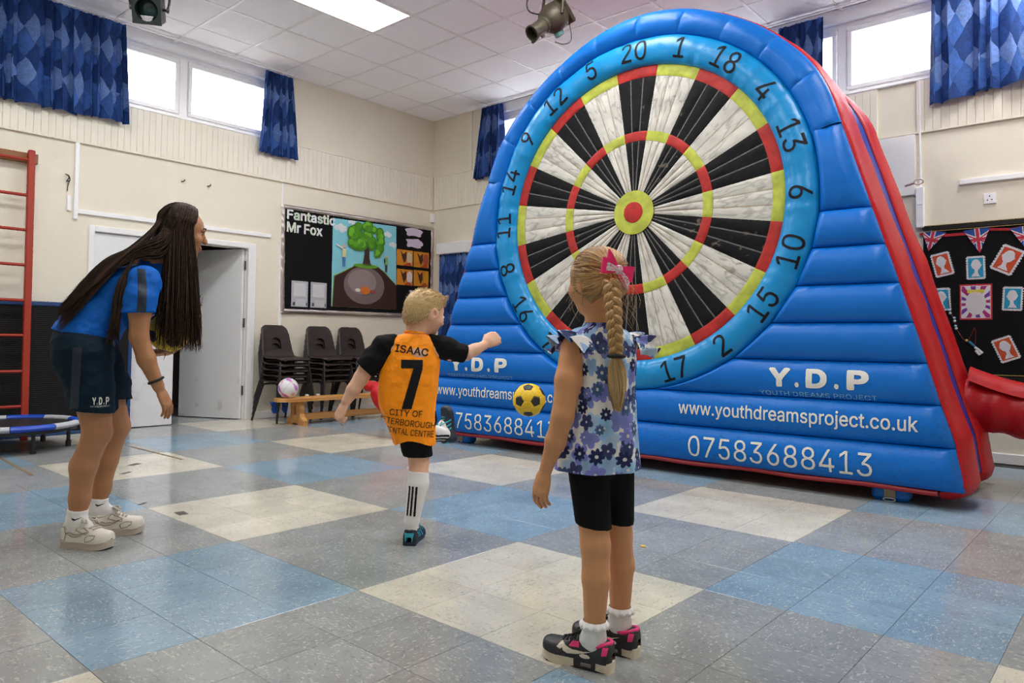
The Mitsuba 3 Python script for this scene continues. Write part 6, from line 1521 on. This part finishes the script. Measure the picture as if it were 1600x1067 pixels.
B.ball(wh(-.008, 0, .022), (.098, .078, .090), .01, WA); B.ball(wh(.028, 0, -.035), (.062, .060, .075), .02, WA); B.bone(wh(.055, 0, -.094), wh(.070, 0, -.092), .026, .020, .02)
B.bone(wh(.084, 0, .022), wh(.108, 0, -.016), .007, .0105, .010); B.ball(wh(.104, 0, -.020), (.009, .013, .008), .006, WA); B.ball(wh(.090, 0, -.050), (.010, .020, .007), .006, WA); B.ball(wh(.088, 0, -.062), (.010, .018, .007), .006, WA)
for s in (-1, 1): B.ball(wh(.068, s * .036, -.020), (.022, .024, .022), .02, WA); B.ball(wh(.086, s * .026, .030), (.010, .022, .008), .012, WA)
for s in (-1, 1): B.carve(wh(.094, s * .030, .012), (.011, .014, .009), .008)
B.bone(wh(-.02, 0, -.05), (.24, 0, 1.30), .052, .052, .03)
put('body', wp(cat([B.mesh()] + hands_w), 'mat_skin_woman', smooth=True), w)
for s in (1, -1):
    e = trimesh.creation.icosphere(2, .0108); e.apply_translation(wh(.0735, s * .031, .012)); put('eye', wp(e, 'mat_eye_white', smooth=True), w)
    e = trimesh.creation.icosphere(2, .0065); e.apply_translation(wh(.0790, s * .0315, .011)); put('iris', wp(e, 'mat_eye_dark', smooth=True), w)
    put('eyebrow', wp(tube([wh(.0945, s * .014, .034), wh(.0925, s * .030, .041), wh(.079, s * .050, .036)], [.0022, .0034, .0015], 8), 'mat_brow', smooth=True), w)
    put('eyelashes', wp(tube([wh(.0845, s * .020, .0195), wh(.0865, s * .030, .0215), wh(.079, s * .043, .017)], [.0015, .0025, .0012], 6), 'mat_brow', smooth=True), w)
lp = trimesh.creation.icosphere(3, 1.0); lp2 = lp.copy()
for l_, u_ in ((lp, -.0515), (lp2, -.0605)):
    l_.vertices = wh(.0930, 0, u_) + (l_.vertices[:, :1] * .0075) * wf + (l_.vertices[:, 1:2] * .018) * wr_ + (l_.vertices[:, 2:] * .0048) * wu
put('lips', wp(cat([lp, lp2]), 'mat_lips', smooth=True), w)
# shirt, sleeves with navy stripe
S_ = Body((-.26, -.30, .80), (.34, .31, 1.30), .005)
S_.ball((-.085, 0, .895), (.128, .160, .10), .04); S_.ball((-.03, 0, .985), (.122, .150, .115), .06); S_.ball((.08, 0, 1.105), (.130, .158, .115), .06); S_.bone(wsR, wsL, .064, .064, .05); S_.bone((.13, 0, 1.17), (.19, 0, 1.235), .072, .060, .03)
S_.chain([(wsR, .066), ((.136, -.178, 1.07), .066), ((.126, -.19, .98), .068)], .02); S_.chain([(wsL, .066), ((.160, .195, 1.06), .064), ((.158, .21, .98), .064)], .02)
S_.ripple(lambda P: (meshkit.fbm(P * [13, 13, 17], 3, 2) - .5) * .020)
S_.below((.10, 0, 1.012), (.10, -.0, -1.0)) if False else None
F0 = S_.F.copy(); X_, Y_, Z_ = [S_.lo[i] + S_.h * np.arange(S_.n[i]) for i in range(3)]
hemd = ((X_[:, None, None] + .182) * -.33 + (Z_[None, None, :] - .928) * -.94) * np.ones((1, len(Y_), 1))       # trunk hem plane
slv = (1.008 - Z_[None, None, :] + .04 * (X_[:, None, None] - .12)) * np.ones((len(X_), len(Y_), 1))
isarm = (np.abs(Y_)[None, :, None] > .150) & (X_[:, None, None] > .055) & np.ones((1, 1, len(Z_)), bool)
S_.F = np.maximum(F0, np.where(isarm, slv, hemd)).astype(np.float32)
S_.below((.215, 0, 1.262), (.68, 0, .73))
sm = S_.mesh(); put('shirt', wp(sm, 'mat_cloth_blue', smooth=True), w, 'royal blue sports shirt')
st = Polygon([(.030, 0), (.066, 0), (.068, .10), (.060, .185), (.030, .19), (.034, .10)])
mm_ = project_print(affinity.translate(st, .090, 1.010), lambda x, y: np.stack([x, 0 * x - .40, y], -1), sm, (0, 1, 0), .012, .002)
put('sleeve_stripe', wp(mm_, 'mat_cloth_navy_stripe', smooth=True), w, 'navy stripe down the sleeve')
# shorts
S_ = Body((-.26, -.26, .52), (.18, .26, 1.0), .005)
S_.ball((-.085, 0, .875), (.122, .158, .105), .04); S_.ball((-.112, -.07, .80), (.082, .092, .10), .04); S_.ball((-.10, .07, .80), (.082, .092, .10), .04)
S_.chain([((-.070, -.085, .83), .112), ((-.045, -.08, .68), .092), ((-.030, -.078, .54), .085)], .03); S_.chain([((-.045, .085, .83), .112), ((.012, .09, .68), .100), ((.045, .095, .54), .092)], .03)
S_.ripple(lambda P: (meshkit.fbm(P * [12, 12, 20], 3, 8) - .5) * .018)
X_, Y_, Z_ = [S_.lo[i] + S_.h * np.arange(S_.n[i]) for i in range(3)]
S_.F = np.maximum(S_.F, (np.where(Y_[None, :, None] < .01, .578, .630) - Z_[None, None, :] - .10 * X_[:, None, None]) * np.ones((len(X_), 1, 1))).astype(np.float32); S_.below((-.10, 0, .95), (.25, 0, .97))
sm2 = S_.mesh(); put('shorts', wp(sm2, 'mat_cloth_navy', smooth=True), w, 'navy sports shorts')
mm_ = project_print(Polygon([(-.118, .60), (-.085, .60), (-.078, .86), (-.112, .86)]), lambda x, y: np.stack([x, 0 * x - .4, y], -1), sm2, (0, 1, 0), .012, .002); put('side_stripe', wp(mm_, 'mat_cloth_navy_stripe', smooth=True), w)
for poly in (trio(-.035, .028, .618, .028), fit_text('YOUTH DREAMS PROJECT', -.042, .032, .606, .007)):
    mm_ = project_print(poly, lambda x, y: np.stack([x, 0 * x - .4, y], -1), sm2, (0, 1, 0), .01, .0025); put('lettering', wp(mm_, 'mat_white_print'), w, 'white lettering on the shorts')
put('wristband', wp(tube([np.array([.205, -.20, .718]) + .031 * (math.cos(t) * np.array([.90, 0, .42]) + math.sin(t) * np.array([0, 1, 0])) for t in np.linspace(0, 2 * PI, 24, endpoint=False)], .0055, 8, closed=True), 'mat_lace_black', smooth=True), w, 'black wristband')
rd = (ring_b - ring_a) / np.linalg.norm(ring_b - ring_a); r1_ = np.cross(rd, [0, 1, 0]); r1_ /= np.linalg.norm(r1_); r2_ = np.cross(rd, r1_)
put('ring', wp(tube([ring_a + (ring_b - ring_a) * .55 + .0088 * (math.cos(t) * r1_ + math.sin(t) * r2_) for t in np.linspace(0, 2 * PI, 20, endpoint=False)], .0016, 6, closed=True), 'mat_steel', smooth=True), w, 'thin silver ring')
# socks and trainers
for i, (cf, an, toe, heel, tip) in enumerate(((nc, na, np.array([.09, -.075, -.055]), np.array([-.122, -.002]), np.array([.052, -.150])), (fc, fa, np.array([.12, -.01, -.055]), np.array([-.042, .122]), np.array([.190, .100])))):
    S_ = Body(np.minimum(an, an + toe) - .08, np.maximum(an, an + toe) + .09, .0045); tp = an + (cf - an) * .20
    S_.bone(an + (cf - an) * .32, an, .045, .0385, .01); S_.bone(an, an + toe * .5, .035, .024, .02); S_.bone(an, an + [-.002, .0, -.055], .035, .029, .015); S_.below(tp, cf - an)
    sm3 = S_.mesh(); sk = put('sock', wp(sm3, 'mat_sock_white', smooth=True), w, 'white sports sock')
    tick = Polygon([(-.020, .006), (-.014, -.004), (-.008, -.006), (.024, .006), (-.006, 0), (-.012, .003)])
    mm_ = project_print(affinity.translate(tick, an[0] + (.0 if i == 0 else .012), an[2] + (.012 if i == 0 else .016)), lambda x, y: np.stack([x, 0 * x - .4, y], -1), sm3, (0, 1, 0), .01, .002)
    if len(mm_.faces): put('mark', wp(mm_, 'mat_black_print'), sk)
    dv = tip - heel; Ms = WM @ Rz(math.atan2(dv[1], dv[0]), (heel[0], heel[1], 0)); L_ = np.linalg.norm(dv)
    sk, um = shoe(w, Ms, L_, .100, {'sole': 'mat_shoe_sole', 'upper': 'mat_shoe_cream', 'thick': .032, 'lace': 'mat_shoe_lace', 'collar': 'mat_shoe_cream', 'lace_r': .0045}, -1 if i == 0 else 1, .108, 'trainer')
    labels.setdefault(sk, {})['label'] = 'scuffed cream trainer'
    sw = Polygon([(L_ * .16, .066), (L_ * .30, .050), (L_ * .42, .052), (L_ * .60, .074), (L_ * .44, .063), (L_ * .32, .061), (L_ * .26, .068)])
    pan = [(sw, 'mat_shoe_lace'), (Polygon([(L_ * .60, .034), (L_ * .70, .040), (L_ * .78, .052), (L_ * .78, .062), (L_ * .66, .062), (L_ * .58, .050)]), 'mat_shoe_cream'), (Polygon([(L_ * .02, .034), (L_ * .14, .034), (L_ * .17, .060), (L_ * .12, .088), (L_ * .03, .088)]), 'mat_shoe_cream'), (Polygon([(L_ * .36, .080), (L_ * .42, .098), (L_ * .62, .076), (L_ * .60, .064), (L_ * .46, .072)]), 'mat_shoe_cream')]
    for poly, mm2 in pan:
        for sd in (-1, 1):
            for g_, mk_, nm_ in ((poly, mm2, 'overlay'), (poly.boundary.buffer(.0013), 'mat_shoe_seam', 'seam')):
                mm_ = project_print(g_, lambda x, y, sd=sd: np.stack([x, 0 * x + sd * .09, y], -1), um, (0, -sd, 0), .01, .0015 if nm_ == 'overlay' else .0022)
                if len(mm_.faces): put(nm_, moved(mikit.ply(mm_, mk_, smooth=True), Ms), sk)
mat('shoe_seam', (.20, .165, .12), .7)
# very long straight dark hair
dark = [(.022, .012, .009), (.014, .009, .007), (.045, .024, .015), (.030, .017, .012), (.065, .034, .020)]
S_ = Body(WH - .16, WH + .16, .0045); S_.ball(wh(-.012, 0, .030), (.108, .089, .098), .01, WA); S_.ball(wh(-.045, 0, -.045), (.075, .082, .085), .03, WA)
S_.below(wh(.052, 0, .03), wf * .8 - wu * .60); S_.below(wh(.030, 0, 0), wf - wu * .12)
hm = S_.mesh(); hw = put('hair', wp(hm, 'mat_hair_dark', smooth=True, color=np.tile([.018, .011, .009], (len(hm.vertices), 1))), w, 'very long straight dark hair')
rng = np.random.default_rng(21); paths = []
SC = wh(-.012, 0, .030)
def scalp(f, r, u, lift=.003):
    v = np.array([f, r, u], float); v /= np.linalg.norm(v); q = 1 / np.linalg.norm(v / [.109, .090, .099]); return SC + (wf * v[0] + wr_ * v[1] + wu * v[2]) * (q + lift)
for i in range(3200):
    near = rng.uniform() < .62; side = -1 if near else 1; rs = -side; lf = rng.uniform(0, .007)
    part = rng.uniform(-.45, .55)
    pick = rng.uniform()
    if pick < .26:               # covers the neck on the near or far side, then joins the hair on the back
        q = rng.uniform(0, 1); yy = rng.uniform(.03, .15); q2 = rng.uniform(0, 1)
        p = [scalp(part * .4 - .2, rs * .10, 1, lf), scalp(-.75 + .5 * q, rs * .70, .70, lf), scalp(-.80 + .65 * q, rs * 1.0, .10, lf), scalp(-.85 + .6 * q, rs * .95, -.40, lf + .006), np.array([.195 + .035 * q, side * yy * .85, 1.285 - .02 * q + .075 * q2]), np.array([.10 + .02 * q, side * yy, 1.262 + .045 * q2 - .25 * (yy - .07)])]
        e = rng.uniform(.55, .85); p += [np.array([.125 - .345 * t, side * yy * (1 + .1 * t), 1.320 - .345 * t - .62 * (yy - .04) ** 1.15 + .02 * math.sin(PI * t)]) for t in (.34, (.34 + e) / 2, e)]
    elif pick < .66:             # falls past the face and hangs free
        q = rng.uniform(0, 1) ** .9; fx = -.85 + 1.65 * q
        p = [scalp(part * .5 + fx * .3, rs * .10, 1, lf), scalp(fx * .75, rs * .62, .80, lf), scalp(fx * .85, rs * .95, .30, lf), scalp(fx * .80, rs * 1.0, -.22, lf + .002)]
        xe = np.interp(q, [0, .5, 1], [.212, .30, .392]) + rng.normal(0, .010); ye = side * rng.uniform(.075, .125); ze = rng.uniform(.835, .93) if rng.uniform() < .75 else rng.uniform(.93, 1.1)
        x1 = p[-1][0] * .6 + xe * .4; p += [np.array([x1, ye * .95, 1.22]), np.array([(x1 + xe) / 2, ye, 1.06]), np.array([xe, ye + rng.normal(0, .006), ze])]
    else:                        # runs over the shoulders and down the back
        y = side * (.015 + .135 * rng.uniform(0, 1) ** .8); k_ = abs(y) / .15
        p = [scalp(part * .5, rs * .10, 1, lf), scalp(-.62, rs * (.15 + .45 * k_), .82, lf), scalp(-1, rs * (.2 + .55 * k_), .25, lf), scalp(-1, rs * (.2 + .5 * k_), -.35, lf + .006)]
        if near and rng.uniform() < .30:     # a lock over the near side of the ribs
            xe = rng.uniform(.005, .065); ze = rng.uniform(.855, .93); q = rng.uniform(0, 1); p += [np.array([.10, -.13 - .02 * q, 1.235]), np.array([.045 + .03 * q, -.180, 1.12]), np.array([.03 + .03 * q, -.188, 1.0]), np.array([xe, -.180, ze])]
        else:
            e = rng.uniform(.62, .88); lift_ = rng.uniform(0, 1) ** .7 * .06; bk_ = lambda t: np.array([.125 - .345 * t, 0, 1.312 - .350 * t + (.022 + .8 * lift_) * math.sin(PI * min(t * .95 + .06, 1))])
            f_ = 1.0 - .25 * (abs(y) / .155) ** 2
            p += [bk_(.10) + [0, y * .85, .0 - .3 * abs(y) ** 1.2], bk_(.34) + [0, y, -.50 * y * y / .155], bk_(.34 + (e - .34) * .5) + [.0, y * 1.02, -.62 * y * y / .155 - .006], bk_(e) + [0.02 * (1 - f_), y * 1.03, -.7 * y * y / .155 - .012 + rng.normal(0, .008)]]
    c_ = curve(np.array(p), 5); t_ = np.linspace(0, 1, len(c_))[:, None]
    paths.append(c_ + .004 * np.sin(t_ * rng.uniform(4, 9, 3) + rng.uniform(0, 6, 3)) * t_)
m, col = strands(paths, .0021, dark, 22)
put('strands', wp(m, 'mat_hair_dark', smooth=True, color=col), hw, kind='stuff')
# ball under her arm
cw = WM @ np.array([.272, .045, .935, 1.0])
football(cw[:3], .098, rotm(.8, .1, .6), 'yellow and black football held against the woman\'s chest')
